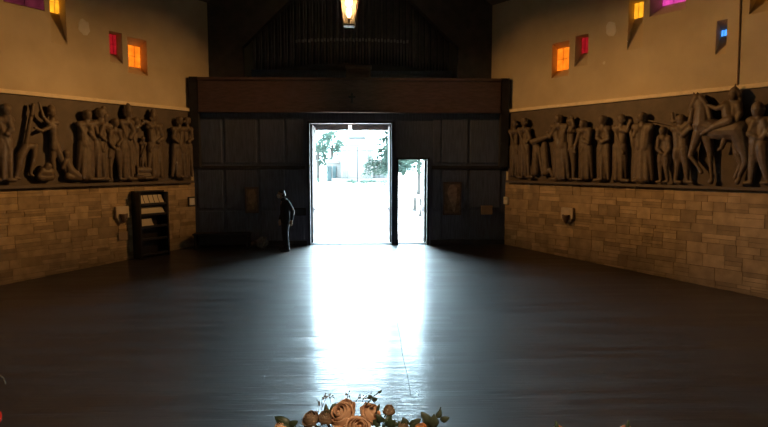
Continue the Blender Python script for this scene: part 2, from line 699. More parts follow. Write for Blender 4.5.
def doorway(idx, a, b, h, double):
    root = empty('door_%d' % idx, ((a + b) / 2, 0, 0), kind='structure')
    X = (a + b) / 2
    bm = bmesh.new()
    t = 0.045
    box(bm, (a - t - X, -0.05, -0.02), (a + .012 - X, 0.06, h + t), 0.006)
    box(bm, (b - .012 - X, -0.05, -0.02), (b + t - X, 0.06, h + t), 0.006)
    box(bm, (a - X, -0.05, h - .012), (b - X, 0.06, h + t), 0.006)
    link('door_frame', bm, FRAME_METAL, root)
    bm = bmesh.new()
    box(bm, (a - X, 0.0, -0.01), (b - X, WT, 0.012), 0.004)
    link('threshold', bm, FRAME_METAL, root)
    w = (b - a) / 2 if double else (b - a)
    for sx, x in (((-1, a), (1, b)) if double else ((1, b),)):
        # leaf swung outward, square to the wall
        th = 0.05
        x0, x1 = (x - X, x + th - X) if sx < 0 else (x - th - X, x - X)
        bm = bmesh.new()
        box(bm, (x0, WT - .02, 0.02), (x1, WT - .02 + w, h - .02), 0.004)
        for z0, z1 in ((.25, 1.0), (1.2, h * .62), (h * .68, h - .25)):
            for xx in (x0 - .006, x1 - .004):
                box(bm, (xx, WT + .12, z0), (xx + .010, WT - .14 + w, z1), 0)
        leaf = link('door_leaf', bm, mat('door_leaf_wood', (.022, .015, .013), .7, spec=.1, var=.2), root)
        bm = bmesh.new()
        xi = x1 + .05 if sx < 0 else x0 - .05
        xs = x1 if sx < 0 else x0
        tube(bm, (xi, WT + .15, 1.02), (xi, WT + w - .15, 1.02), .017)
        for yy in (WT + .18, WT + w - .18):
            tube(bm, (xs, yy, 1.02), (xi, yy, 1.02), .014)
            box(bm, (min(xs, xi), yy - .03, .95), (min(xs, xi) + .02, yy + .03, 1.09), .003)
        link('push_bar', bm, DARK_METAL, leaf)
        bm = bmesh.new()
        for zz in (.3, h / 2, h - .3):
            tube(bm, (x0 if sx < 0 else x1, WT - .03, zz - .06), (x0 if sx < 0 else x1, WT - .03, zz + .06), .014, n=8)
        link('hinge', bm, DARK_METAL, leaf)
    return root


doorway(1, DW0, DW1, DH, True)
doorway(2, SW0, SW1, SH, False)

# ------------------------------------------------------------------ gallery parapet, loft, gable
bm = bmesh.new()
box(bm, (-4.33, -0.22, 3.90), (4.33, -0.05, 4.80), 0.015)
box(bm, (-4.33, -0.05, 3.90), (4.33, 0.36, 3.98), 0)
pr = link('wall_gallery_parapet', bm, WOOD_RED, kind='structure')
bm = bmesh.new()
box(bm, (-4.33, -0.27, 4.76), (4.33, -0.02, 4.84), 0.01)
box(bm, (-4.33, -0.25, 3.86), (4.33, -0.05, 3.93), 0.01)
link('trim_2', bm, WOOD_RED, kind='structure')
for i, x in enumerate((-4.46, 4.46)):
    bm = bmesh.new()
    box(bm, (x - .125, -0.20, 2.3), (x + .125, 0.0, 4.86), 0.01)
    link('trim_%d' % (3 + i), bm, WOOD_BLACK, kind='structure')
bm = bmesh.new()
box(bm, (-4.7, 0.30, 3.88), (4.7, 2.3, 3.98), 0)
link('floor_gallery', bm, WOOD_BLACK, kind='structure')
# gable wall at the back of the gallery, pierced by the pointed organ arch
bm = bmesh.new()
YG = 0.55
ow, oz = 3.22, 5.85
sx_ = lambda z: ow - (z - oz) * 1.05
apex = oz + ow / 1.05
T = 14.0
L_ = [(-ow, 3.9), (-ow, oz), (0, apex)]
for sgn in (-1, 1):
    pts = [(sgn * 4.3, 3.9), (sgn * ow, 3.9), (sgn * ow, oz), (0, apex), (0, T), (sgn * 4.3, T)]
    for yy in (YG, YG + .3):
        bm.faces.new([bm.verts.new((p[0], yy, p[1])) for p in pts])
    for p, q in zip(pts[1:3], pts[2:4]):
        bm.faces.new([bm.verts.new(v) for v in ((p[0], YG, p[1]), (q[0], YG, q[1]), (q[0], YG + .3, q[1]), (p[0], YG + .3, p[1]))])
link('wall_gable', bm, mat('gable_boards', (.06, .045, .038), .7, var=.3, scale=4), kind='structure')
bm = bmesh.new()
box(bm, (-4.4, 2.15, 3.5), (4.4, 2.25, 14), 0)
link('wall_organ_chamber', bm, WOOD_BLACK, kind='structure')
# wall behind the camera closes the hall, and the chancel step the photographer stands on
bm = bmesh.new()
box(bm, (-18, -18.5, -1.5), (18, -18.3, 21), 0)
link('wall_chancel', bm, PLASTER, kind='structure')
bm = bmesh.new()
box(bm, (-6, -18.4, -1.3), (6, -13.5, 0.75), 0.02)
link('floor_chancel_step', bm, FLOOR_MAT, kind='structure')

# ------------------------------------------------------------------ cornice and the two relief friezes
for i, sd in enumerate((-1, 1)):
    bm = bmesh.new()
    box(bm, (0.0, -0.02, Z_CORN - .015), (STONES_S, 0.10, Z_CORN + .075), 0.012, WM[sd])
    link('trim_%d' % (5 + i), bm, CORNICE, kind='structure')

PXM = 0.0262          # metres per photographed pixel on the relief


class Relief:
    def __init__(self, sd):
        self.sd = sd

    def pt(self, px, py, d):
        s, z = SZ(self.sd, px, py, d * 0.5)
        return (s, d, z)


def fig_mesh(sd, build, name, parent, voxel=0.02):
    bm = bmesh.new()
    R = Relief(sd)

    def cap(x0, y0, r0, x1, y1, r1, d0=0.08, d1=None, flat=0.9):
        d1 = d0 if d1 is None else d1
        d0, d1 = d0 * 1.35, d1 * 1.35
        a, b = R.pt(x0, y0, d0), R.pt(x1, y1, d1)
        sq = Matrix.Diagonal((1, flat, 1))
        rcone(bm, a, r0 * PXM, b, r1 * PXM, sq)
    build(cap)
    bmesh.ops.transform(bm, matrix=WM[sd], verts=bm.verts)
    return remeshed(name, bm, RELIEF, parent, voxel, 1)


def standing(x, yt, yb, face=1, robe=True, lean=0.0, arms=(), wide=1.0, d=0.10, hat=0, stride=0.0, beard=False, folds=4, bow=0.0):
    """a standing draped figure of the frieze, measured in photograph pixels"""
    H = yb - yt
    wide = wide * .84

    def b(cap):
        hx, hy = x + lean * H + face * .015 * H, yt + .075 * H + bow * .05 * H
        r = .057 * H
        cap(hx, hy - .012 * H, r, hx + face * .006 * H, hy + .03 * H, r * .80, d + .05)
        cap(hx + face * .8 * r, hy + .2 * r, r * .25, hx + face * .9 * r, hy + .45 * r, r * .25, d + .06)   # nose
        cap(hx - face * .45 * r, hy - .25 * r, r * .85, hx - face * .6 * r, hy + .5 * r, r * .6, d + .03)   # hair
        if beard:
            cap(hx + face * .5 * r, hy + .7 * r, r * .5, hx + face * .5 * r, hy + 1.4 * r, r * .25, d + .06)
        if hat:
            cap(hx, hy - .7 * r, r * .95, hx - face * .1 * r, hy - (.7 + hat) * r, r * .45, d + .05)
        sx, sy = x + lean * .8 * H, yt + .205 * H
        cap(hx, hy + .05 * H, .032 * H, sx, sy, .04 * H, d + .04)
        sw = .098 * H * wide
        cap(sx - sw, sy + .01 * H, .048 * H, sx + sw, sy + .01 * H, .048 * H, d + .02)
        cap(sx - sw * .55, sy + .04 * H, .062 * H * wide, x + lean * .3 * H - sw * .3, yt + .5 * H, .066 * H * wide, d)
        cap(sx + sw * .55, sy + .04 * H, .062 * H * wide, x + lean * .3 * H + sw * .3, yt + .5 * H, .066 * H * wide, d)
        hipx, hipy = x + lean * .25 * H, yt + .52 * H
        if robe:
            for k in range(folds):
                t = (k / (folds - 1) - .5) * 2
                fx = x + t * .10 * H * wide + face * stride * .06 * H * (1 if t * face > 0 else -1)
                cap(hipx + t * .065 * H * wide, hipy - .04 * H, .052 * H, fx, yb - .035 * H, .030 * H * wide, d, d - .01 + .055 * (k % 2))
            cap(hipx, hipy, .08 * H * wide, x, yb - .06 * H, .085 * H * wide, d - .03)
            cap(x + face * .05 * H, yb - .02 * H, .026 * H, x + face * .14 * H, yb - .014 * H, .022 * H, d + .04)
            # drapery fold across the body
            cap(sx - face * sw, sy + .02 * H, .026 * H, hipx + face * sw * .7, hipy + .06 * H, .022 * H, d + .045)
        else:
            for s_, o in ((-1, -.01), (1, .03)):
                kx = hipx + s_ * (.05 + .05 * stride) * H + face * .015 * H
                fx = x + s_ * (.055 + .11 * stride) * H
                cap(hipx + s_ * .045 * H, hipy, .066 * H, kx, yt + .74 * H, .046 * H, d + o)
                cap(kx, yt + .74 * H, .044 * H, fx, yb - .04 * H, .026 * H, d + o)
                cap(fx, yb - .02 * H, .022 * H, fx + face * .075 * H, yb - .014 * H, .02 * H, d + o + .02)
            # tunic skirt
            cap(hipx - .05 * H, hipy, .06 * H, hipx - .07 * H, yt + .62 * H, .05 * H, d + .01)
            cap(hipx + .05 * H, hipy, .06 * H, hipx + .07 * H, yt + .62 * H, .05 * H, d + .01)
        for arm in arms:
            n = len(arm)
            for (a0, a1), i in zip(zip(arm, arm[1:]), range(n)):
                ra, rb = (.040 - .006 * i) * H, (.034 - .007 * i) * H
                cap(a0[0], a0[1], ra, a1[0], a1[1], rb, d + .05 + .02 * i)
            e = arm[-1]
            cap(e[0], e[1], .026 * H, e[0] + .02 * H, e[1] + .01 * H, .022 * H, d + .08)
    return b


def parts(*builders):
    def b(cap):
        for f in builders: f(cap)
    return b


def caps(*rows):
    """rows: x0,y0,r0,x1,y1,r1,d"""
    def b(cap):
        for r in rows:
            cap(r[0], r[1], r[2], r[3], r[4], r[5], r[6] if len(r) > 6 else 0.1)
    return b


FLAB = {-1: 'dark carved relief frieze on the left wall with a raised leaning beam and robed mourners',
        1: 'dark carved relief frieze on the right wall with a horse and helmeted rider'}
FR = {}
for sd in (-1, 1):
    root = empty('relief_frieze', WP(sd, 2.5, Z_LEDGE), 0, FLAB[sd], 'relief')
    FR[sd] = root
    inv = Matrix.Translation(-root.location)
    bm = bmesh.new()
    box(bm, (0.12, 0.002, Z_LEDGE), (STONES_S, 0.045, Z_CORN - .015), 0.004, inv @ WM[sd])
    link('backing_slab', bm, RELIEF_SLAB, root)
    bm = bmesh.new()
    box(bm, (0.12, 0.002, Z_LEDGE - 0.05), (STONES_S, 0.15, Z_LEDGE + .02), 0.01, inv @ WM[sd])
    link('ledge', bm, LEDGE, root)


def add_fig(sd, name, builder, voxel=0.015):
    o = fig_mesh(sd, builder, name, FR[sd], voxel)
    o.data.transform(Matrix.Translation(-FR[sd].location))
    return o


# --- left frieze
YB = 181.0
add_fig(-1, 'standing_figure', standing(2.5, 104, YB, 1, True, arms=(((6, 118), (9, 130), (4, 134)),), wide=.9))
add_fig(-1, 'beam', caps((31, 105, 1.6, 29.5, 115, 1.7, .14), (29.5, 115, 1.7, 23.5, 148, 2.1, .12)))
add_fig(-1, 'crouching_figure', caps((24, 146, 3.2, 33, 146, 2.6, .10), (33, 146, 3.0, 32.5, 158, 2.4, .10), (32.5, 158, 2.4, 29, 172, 1.6, .10),
                                     (29, 174, 1.4, 32, 176, 1.2, .10), (24, 147, 3.6, 18, 157, 3.6, .11), (18, 157, 3.4, 16, 170, 2.6, .11), (16, 170, 2.4, 14, 177, 1.6, .11), (13, 178, 1.3, 18, 178.5, 1.2, .12)))
add_fig(-1, 'reaching_figure', caps((49, 111, 3.6, 49.5, 114, 3.0, .15), (46, 113, .9, 45.6, 114, .8, .16), (49, 108, 3.0, 51, 112, 2.8, .13),
                                    (49.5, 117, 1.9, 51, 122, 2.2, .12), (46, 123, 2.6, 54, 123, 2.8, .12), (47, 124, 2.0, 40.5, 117, 1.6, .15), (40.5, 117, 1.6, 37, 105, 1.1, .16), (37, 105, 1.2, 36, 103, .9, .16),
                                    (48, 127, 2.0, 39, 131, 1.6, .16), (39, 131, 1.6, 32, 128, 1.1, .17), (50, 126, 3.8, 53, 142, 3.6, .11), (52, 128, 3.0, 51, 148, 2.6, .13),
                                    (53, 143, 3.6, 60, 160, 3.0, .11), (60, 160, 2.8, 66, 174, 2.0, .11), (66, 177, 1.4, 70, 178, 1.2, .12), (52, 144, 3.4, 51, 160, 2.7, .09), (51, 160, 2.6, 53, 175, 1.9, .09)))
add_fig(-1, 'kneeling_figure', caps((45.5, 166, 3.2, 44, 168, 2.6, .16), (41, 172, 4.6, 47, 172, 4.6, .12), (38, 177, 3.6, 49, 177, 3.4, .12), (40, 170, 2.0, 36, 176, 1.4, .16)))
add_fig(-1, 'kneeling_figure', caps((64, 153, 3.2, 64, 156, 2.6, .15), (64, 158, 3.2, 68, 170, 4.2, .12), (68, 170, 4.2, 76, 176, 3.6, .12), (66, 176, 3.6, 78, 178, 2.6, .12), (63, 161, 2.0, 60, 168, 1.4, .16)))
add_fig(-1, 'robed_woman', standing(84, 109.5, YB - 1, 1, True, arms=(((88, 127), (91, 138), (87, 133)),), wide=1.15, folds=5))
add_fig(-1, 'standing_figure', standing(97.5, 108, YB - 1, 1, True, arms=(((99, 122), (103, 116), (101, 108)),), wide=.8, d=.07))
add_fig(-1, 'standing_figure', standing(104.5, 112, YB - 1, -1, True, arms=(((101, 126), (98, 135), (101, 139)),), wide=.8, d=.08))
add_fig(-1, 'tunic_figure', standing(112, 118, YB - 1, 1, False, arms=(((116, 131), (119, 140), (115, 145)), ((108, 131), (107, 142), (111, 148))), wide=1.1, stride=.4))
add_fig(-1, 'hatted_figure', standing(124, 107, YB - 1, 1, True, arms=(((128, 124), (131, 132), (127, 138)),), wide=.95, hat=1.1, lean=.01))
add_fig(-1, 'trumpeter_figure', parts(standing(132.5, 117, YB - 5, 1, True, wide=.62, arms=(((134, 128), (139, 124), (143, 121)),)), caps((137, 118.5, .7, 151, 124.5, .9, .16))))
add_fig(-1, 'child_figure', standing(141.5, 136, 171, -1, True, wide=.95, d=.08))
add_fig(-1, 'bearded_figure', standing(153, 112, YB - 2, -1, True, arms=(((149, 127), (145, 123), (140, 121)), ((157, 128), (160, 138), (155, 142))), wide=1.15, hat=1.3, beard=True, lean=-.02))
add_fig(-1, 'carved_block', caps((136, 170, 3.6, 153, 170, 3.6, .09), (136, 176, 3.6, 153, 176, 3.6, .09)))
add_fig(-1, 'standing_figure', standing(176.5, 116, YB - 3, 1, True, arms=(((172.5, 131), (170.5, 138), (175, 142)),), wide=1.1))
add_fig(-1, 'standing_figure', standing(186, 116, YB - 3, -1, True, arms=(((189, 130), (190, 139), (186, 142)),), wide=.85, d=.07))

# --- right frieze
add_fig(1, 'robed_figure', standing(516, 119, 178, 1, True, wide=.85, d=.07))
add_fig(1, 'robed_figure', standing(526, 117, 178, 1, True, arms=(((530, 131), (533, 139), (529, 142)),), wide=1.0))
add_fig(1, 'reclining_figure', caps((535, 142, 3.4, 546, 138, 3.0, .14), (546, 138, 3.0, 556, 135, 2.0, .14), (556, 135, 1.8, 558, 131, 1.3, .14), (533, 140, 2.6, 531, 136, 2.2, .15),
                                    (538, 147, 4.6, 537, 172, 5.0, .08), (546, 145, 3.8, 548, 172, 4.6, .08), (541, 148, 2.2, 545, 174, 2.2, .13), (552, 170, 2.6, 555, 176, 2.2, .11)))
add_fig(1, 'robed_figure', standing(563, 112, 180, -1, True, arms=(((558, 128), (553, 137), (550, 133)),), wide=1.25, bow=.6, lean=-.02, folds=5))
add_fig(1, 'hammering_figure', standing(571.5, 117, 180, 1, False, arms=(((573, 131), (576, 126), (574, 117)),), wide=.75, d=.07))
add_fig(1, 'bowing_figure', standing(587.5, 117, 180, -1, True, arms=(((582, 133), (578, 146), (577, 152)), ((592, 132), (591, 143), (586, 140))), wide=1.1, bow=.8, lean=-.02, folds=5))
add_fig(1, 'robed_woman', standing(605.5, 115, 181, -1, True, arms=(((609, 130), (611, 139), (604, 142)), ((601, 130), (600, 138), (604, 141))), wide=.95))
add_fig(1, 'robed_woman', standing(621, 114, 181.5, 1, True, arms=(((624, 130), (630, 131), (633, 121)),), wide=1.0, lean=.03, folds=5))
add_fig(1, 'hanging_cloth', caps((633, 130, 2.2, 636, 142, 3.0, .13), (636, 142, 3.0, 637, 148, 1.4, .13)))
add_fig(1, 'cloaked_figure', standing(645, 112, 181.5, -1, True, arms=(((641, 127), (637, 136), (638, 131)),), wide=1.4, folds=5))
add_fig(1, 'spear', caps((650, 120.5, .8, 677, 126, .8, .10)))
add_fig(1, 'boy_figure', standing(666, 126.5, 182.5, -1, False, arms=(((661, 140), (660, 149), (664, 153)), ((671, 140), (672, 149), (668, 155))), wide=1.05, stride=.1))
add_fig(1, 'groom_figure', standing(683, 114.5, 183, 1, False, arms=(((686, 128), (693, 122), (695, 109)), ((680, 129), (686, 135), (693, 128))), wide=1.15, stride=.3, lean=-.01))
add_fig(1, 'hilt', caps((674, 114, 1.5, 675, 122, 1.5, .10), (672.5, 121, .9, 678.5, 121, .9, .11)))
horse = caps(
    (699, 98.5, 3.4, 693.5, 109, 2.2, .17), (693.5, 109, 2.2, 692.5, 112, 1.8, .17), (697, 95.5, 1.1, 696.5, 93, .5, .18), (699.5, 95.5, 1.1, 700, 92.5, .5, .15),
    (701, 99, 4.0, 704.5, 109, 6.0, .14), (704.5, 109, 6.0, 705, 124, 7.6, .14), (703, 97, 1.8, 711, 108, 2.2, .18), (711, 108, 2.2, 713, 118, 2.0, .18),
    (705, 125, 8.2, 722, 131, 7.4, .12), (722, 131, 7.4, 739, 130, 8.4, .12), (740, 130, 8.6, 743, 138, 6.2, .12),
    (709, 136, 4.6, 712, 152, 2.7, .12), (712, 152, 2.6, 712.5, 163, 1.9, .12), (712.5, 163, 1.8, 713.5, 178, 1.4, .12), (713.5, 180, 1.9, 712.5, 182, 2.2, .13),
    (701, 133, 4.6, 695, 150, 2.8, .16), (695, 150, 2.7, 693, 156, 2.2, .17), (693, 156, 2.0, 701, 167, 1.4, .17), (701, 167, 1.4, 704, 172, 1.8, .17),
    (742, 138, 6.0, 746, 152, 3.6, .12), (746, 152, 3.3, 747, 163, 2.2, .12), (747, 163, 2.1, 741, 176, 1.5, .12), (741, 179, 1.8, 739, 182, 2.2, .13),
    (738, 140, 4.4, 738, 154, 2.8, .07), (738, 154, 2.6, 742, 164, 2.0, .07), (742, 164, 1.9, 736, 178, 1.5, .07),
    (746, 127, 2.0, 752, 138, 1.6, .10), (752, 138, 1.6, 753, 156, .9, .10), (715, 137, 1.6, 732, 138, 1.6, .17))
add_fig(1, 'horse', horse)
rider = caps(
    (736, 94.5, 3.6, 735.4, 97.5, 2.8, .19), (732.6, 96.5, .9, 732.2, 97.5, .8, .2), (737, 91.5, 3.4, 741.5, 95, 2.4, .17), (741.5, 94, 2.0, 743, 100, 1.2, .16), (737, 88.8, 1.0, 738.2, 84.5, .5, .17),
    (736, 99, 2.2, 735, 103, 2.6, .17), (728, 105, 3.6, 740, 105, 3.6, .16), (730, 107, 4.4, 731, 120, 4.4, .17), (737, 107, 4.2, 736, 121, 4.4, .15),
    (741, 106, 2.8, 743, 114, 2.3, .18), (743, 114, 2.2, 740, 122, 1.7, .2), (728, 106, 2.7, 720, 109, 2.0, .2), (720, 109, 1.9, 712, 106, 1.4, .2),
    (733, 121, 4.4, 719, 126.5, 3.4, .21), (719, 126.5, 3.1, 708, 132.5, 2.0, .22), (708, 132.5, 1.7, 705, 134.5, 1.4, .22), (728, 137, 2.6, 724, 148, 1.8, .16), (724, 148, 1.4, 721, 150, 1.2, .17))
add_fig(1, 'rider', rider)
add_fig(1, 'soldier_figure', standing(761, 104.5, 184, -1, False, arms=(((757, 122), (752, 134), (758, 137)), ((766, 122), (770, 133), (764, 138))), wide=1.3, stride=.5, hat=.4))
add_fig(1, 'soldier_figure', standing(781, 103, 185, -1, False, arms=(((776, 122), (772, 134), (778, 137)),), wide=1.2, stride=.3))
add_fig(-1, 'standing_figure', standing(-13, 103, YB, 1, True, arms=(((-9, 118), (-6, 128), (-10, 134)),), wide=1.1))

# ------------------------------------------------------------------ organ
root = empty('pipe_organ', (0, 1.75, 3.98), 0, 'pipe organ with a rank of tall dark pipes in the loft above the entrance doors', 'organ')
bm = bmesh.new()
box(bm, (-3.15, -.28, 0), (3.15, .35, 1.36), .02)
for k in range(9):
    x0 = -3.1 + k * .69
    box(bm, (x0 + .05, -.30, .1), (x0 + .64, -.27, 1.26), .01)
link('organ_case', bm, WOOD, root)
bm = bmesh.new()
n = 24
for k in range(n):
    a, b = -2.3 + 4.6 * k / n, -2.3 + 4.6 * (k + 1) / n
    f = lambda x: 1.56 - .16 * (x / 2.3) ** 2
    h = max(f((a + b) / 2), 1.38)
    box(bm, (a, -.30, 1.34), (b, -.10, h), 0)
link('toe_board', bm, WOOD_BLACK, root)
NP = 62
for k in range(NP):
    x = -3.05 + 6.1 * k / (NP - 1)
    c = 1 - abs(x) / 3.1
    big = (k % 3 == 0)
    r = .047 if big else .041
    mouth = 2.33 - .10 * (x / 2.3) ** 2 if abs(x) < 1.75 else 1.80 - .1 * (k % 2)
    top = 2.6 + c * 2.6 + (.12 if big else 0)
    bm = bmesh.new()
    yo = -.18 + (.1 if k % 2 else 0)
    M = Matrix.Translation((x, yo, 0))
    lathe(bm, [(.018, 1.35), (r * .92, mouth - .09), (r, mouth - .03), (r, top), (r * .9, top + .015)], 14, M)
    p = link('organ_pipe', bm, PIPE, root, True)
    if abs(x) < 1.75:
        bm = bmesh.new()
        box(bm, (x - r * .7, yo - r - .010, mouth - .06), (x + r * .6, yo - r * .75, mouth + .035), .006)
        link('pipe_mouth', bm, PIPE_LIGHT, p)
x0, z1 = XZ(346, 66, .35)
x1, z0 = XZ(371, 84, .35)
root = empty('organ_console', ((x0 + x1) / 2, .6, 3.98), 0, 'plain brown wooden organ console rising behind the middle of the gallery parapet', 'organ console')
bm = bmesh.new()
w = (x1 - x0) / 2
box(bm, (-w, -.25, 0), (w, .25, z1 - 3.98), .015)
link('console_case', bm, mat('console_wood', (.13, .085, .06), .5, var=.2), root)
bm = bmesh.new()
box(bm, (-w - .02, -.28, z1 - 4.0), (w + .02, .28, z1 - 3.96), .008)
link('console_lid', bm, WOOD_RED, root)
bm = bmesh.new()
box(bm, (-w + .06, -.275, .5), (w - .06, -.245, z1 - 4.06), .008)
link('console_panel', bm, WOOD_RED, root)

# small dark cross on the parapet
root = empty('wall_cross', (XZ(352, 98, -.23)[0], -.232, XZ(352, 98, -.23)[1]), 0, 'small black cross fixed to the middle of the gallery parapet', 'cross')
bm = bmesh.new()
box(bm, (-.03, -.02, -.14), (.03, .012, .14), .006)
box(bm, (-.10, -.021, .0), (.10, .011, .06), .006)
link('cross', bm, WOOD_BLACK, root)

# ------------------------------------------------------------------ hanging lantern
LY = -7.5
lx, lz0 = XZ(349, 26.5, LY)
root = empty('hanging_lantern', (lx, LY, lz0), 0, 'lit glass lantern hanging from the ceiling high above the middle of the hall', 'lantern')
BRASS = mat('lantern_brass', (.11, .075, .045), .7, metal=0.0, spec=.15)
bm = bmesh.new()
box(bm, (-.085, -.085, 0), (.085, .085, .03), .006)
bt = link('lantern_base', bm, BRASS, root)
wt, wb, lh = .155, .09, .56
for i, (sx, sy) in enumerate(((-1, -1), (1, -1), (1, 1), (-1, 1))):
    bm = bmesh.new()
    tube(bm, (sx * wb, sy * wb, .02), (sx * wt, sy * wt, lh), .009, n=8)
    link('lantern_bar', bm, BRASS, root)
gm = bpy.data.materials.new('lantern_glass')
gm.use_nodes = True
nt = gm.node_tree
b = nt.nodes['Principled BSDF']
b.inputs['Base Color'].default_value = (.9, .82, .68, 1)
b.inputs['Roughness'].default_value = .12
b.inputs['Transmission Weight'].default_value = .85
b.inputs['IOR'].default_value = 1.15
for i in range(4):
    c0, c1 = ((-1, -1), (1, -1), (1, 1), (-1, 1))[i], ((1, -1), (1, 1), (-1, 1), (-1, -1))[i]
    bm = bmesh.new()
    e = .97
    bm.faces.new([bm.verts.new(v) for v in ((c0[0] * wb * e, c0[1] * wb * e, .03), (c1[0] * wb * e, c1[1] * wb * e, .03), (c1[0] * wt * e, c1[1] * wt * e, lh), (c0[0] * wt * e, c0[1] * wt * e, lh))])
    link('glass_pane', bm, gm, root)
bm = bmesh.new()
lathe(bm, [(.012, .03), (.02, .06), (.02, .12), (.012, .13)], 12)
link('lamp_holder', bm, BRASS, root, True)
bm = bmesh.new()
lathe(bm, [(.014, .125), (.028, .15), (.046, .195), (.050, .225), (.042, .262), (.02, .285), (.004, .29)], 18)
link('bulb', bm, emit('bulb_glow', (1.0, .74, .40), 5.0), root, True)
bm = bmesh.new()
lathe(bm, [(.235, lh), (.22, lh + .03), (.10, lh + .16), (.03, lh + .20), (.02, lh + .24)], 4, Matrix.Rotation(math.pi / 4, 4, 'Z'))
link('lantern_roof', bm, BRASS, root)
bm = bmesh.new()
tube(bm, (0, 0, lh + .22), (0, 0, ridge_z(LY) - lz0 - .02), .012, n=8)
link('hanging_rod', bm, DARK_METAL, root)
pl = bpy.data.lights.new('lantern_light', 'POINT')
pl.energy = 28
pl.color = (1.0, .62, .28)
pl.shadow_soft_size = .05
plo = bpy.data.objects.new('lantern_light', pl)
COL.objects.link(plo)
plo.location = (lx, LY, lz0 + .36)

# ------------------------------------------------------------------ things on the side walls


def wall_thing(sd, px, py, name, label, cat, d=0.0, group=None):
    """Empty on the side wall; local axes s, d(out of wall), z"""
    s, z = SZ(sd, px, py, .04)
    o = bpy.data.objects.new(name, None)
    COL.objects.link(o)
    o.empty_display_size = .1
    a = Vector((sd * SN, -CN, 0))
    n = Vector((-sd * CN, -SN, 0))
    R = Matrix.Identity(4)
    for i in range(3):
        R[i][0], R[i][1], R[i][2] = (a[i], n[i], (0, 0, 1)[i]) if sd > 0 else (-a[i], n[i], (0, 0, 1)[i])
    o.matrix_world = Matrix.Translation(WP(sd, s, z, d)) @ R
    # for the right wall (s,n,z) is left handed unless mirrored: keep it a rotation
    if R.to_3x3().determinant() < 0:
        for i in range(3): R[i][0] *= -1
        o.matrix_world = Matrix.Translation(WP(sd, s, z, d)) @ R
    return tag(o, label, cat, group)


STONE_PALE = mat('pale_stone', (.62, .52, .42), .7, var=.1, scale=8)
STONE_DARK = mat('brown_stone', (.16, .11, .08), .6, var=.2, scale=8)


def font(sd, px, py, label):
    o = wall_thing(sd, px, py, 'holy_water_font', label, 'holy water font', .037)
    bm = bmesh.new()
    box(bm, (-.18, 0, -.10), (.18, .085, .2), .012)
    box(bm, (-.13, 0, -.17), (.13, .075, -.08), .012)
    box(bm, (-.08, 0, -.22), (.08, .065, -.15), .012)
    link('back_plate', bm, STONE_PALE, o)
    bm = bmesh.new()
    lathe(bm, [(.015, -.19), (.05, -.15), (.085, -.05), (.10, .02), (.105, .04), (.09, .042), (.075, .01), (.04, -.04)], 20, Matrix.Translation((0, .115, -.03)))
    link('bowl', bm, STONE_DARK, o, True)
    return o


font(1, 568.5, 215, 'carved holy water font with a brown bowl on the right stone wall')
font(-1, 121, 214, 'carved holy water font with a brown bowl on the left stone wall')
o = wall_thing(-1, 122.5, 236, 'wall_plaque', 'small plain stone plaque below the holy water font on the left wall', 'plaque', .037)
bm = bmesh.new()
box(bm, (-.13, 0, -.11), (.13, .04, .11), .01)
link('plaque_plate', bm, mat('plaque_stone', (.33, .25, .2), .7, var=.1), o)

for sd, px, py, lab in ((-1, 198.8, 201.5, 'small white framed notice on the left wall end beside the entrance corner'),
                        (1, 504.8, 200.5, 'small white control box on the right wall end beside the entrance corner')):
    if sd < 0:
        x_, z_ = XZ(px, py, -.06)
        o = wall_thing(sd, 191.5, 201.5, 'framed_notice', lab, 'notice', .035)
        bm = bmesh.new()
        box(bm, (-.13, 0, -.14), (.13, .03, .14), .008)
        link('frame', bm, WOOD_BLACK, o)
        bm = bmesh.new()
        box(bm, (-.09, .028, -.10), (.09, .034, .10), 0)
        link('sheet', bm, WHITE_PLASTIC, o)
    else:
        o = wall_thing(sd, 506.5, 200.5, 'control_box', lab, 'control box', .035)
        bm = bmesh.new()
        box(bm, (-.08, 0, -.11), (.08, .05, .11), .008)
        link('box_body', bm, WHITE_PLASTIC, o)
        bm = bmesh.new()
        box(bm, (-.05, .048, .02), (.05, .058, .08), .004)
        link('cover_plate', bm, PAPER, o)

# pale irregular patches on the plaster
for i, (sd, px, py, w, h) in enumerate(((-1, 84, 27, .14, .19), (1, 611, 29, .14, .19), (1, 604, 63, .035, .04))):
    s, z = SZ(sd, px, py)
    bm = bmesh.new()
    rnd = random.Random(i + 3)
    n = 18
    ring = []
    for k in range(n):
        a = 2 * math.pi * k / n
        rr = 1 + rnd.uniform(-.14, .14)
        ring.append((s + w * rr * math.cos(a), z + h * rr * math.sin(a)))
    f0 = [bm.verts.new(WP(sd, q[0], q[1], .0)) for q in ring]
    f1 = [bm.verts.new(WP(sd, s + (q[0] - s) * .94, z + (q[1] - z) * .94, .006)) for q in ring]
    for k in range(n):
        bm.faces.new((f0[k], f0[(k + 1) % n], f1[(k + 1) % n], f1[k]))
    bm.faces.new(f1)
    link('trim_%d' % (8 + i), bm, mat('pale_patch_plaster', (.72, .68, .62), .8, var=.05), kind='structure')

# thin conduit running down the right wall
s, z = SZ(1, 737, 89, .02)
s2, z2 = SZ(1, 739, 2, .02)
bm = bmesh.new()
tube(bm, WP(1, s, Z_CORN + .07, .02), WP(1, s2, Z_EAVE, .02), .012, n=8)
co = link('wall_conduit', bm, mat('conduit_paint', (.30, .20, .13), .6))
tag(co, 'thin dark conduit running straight up the right plaster wall above the horse and rider', 'conduit')

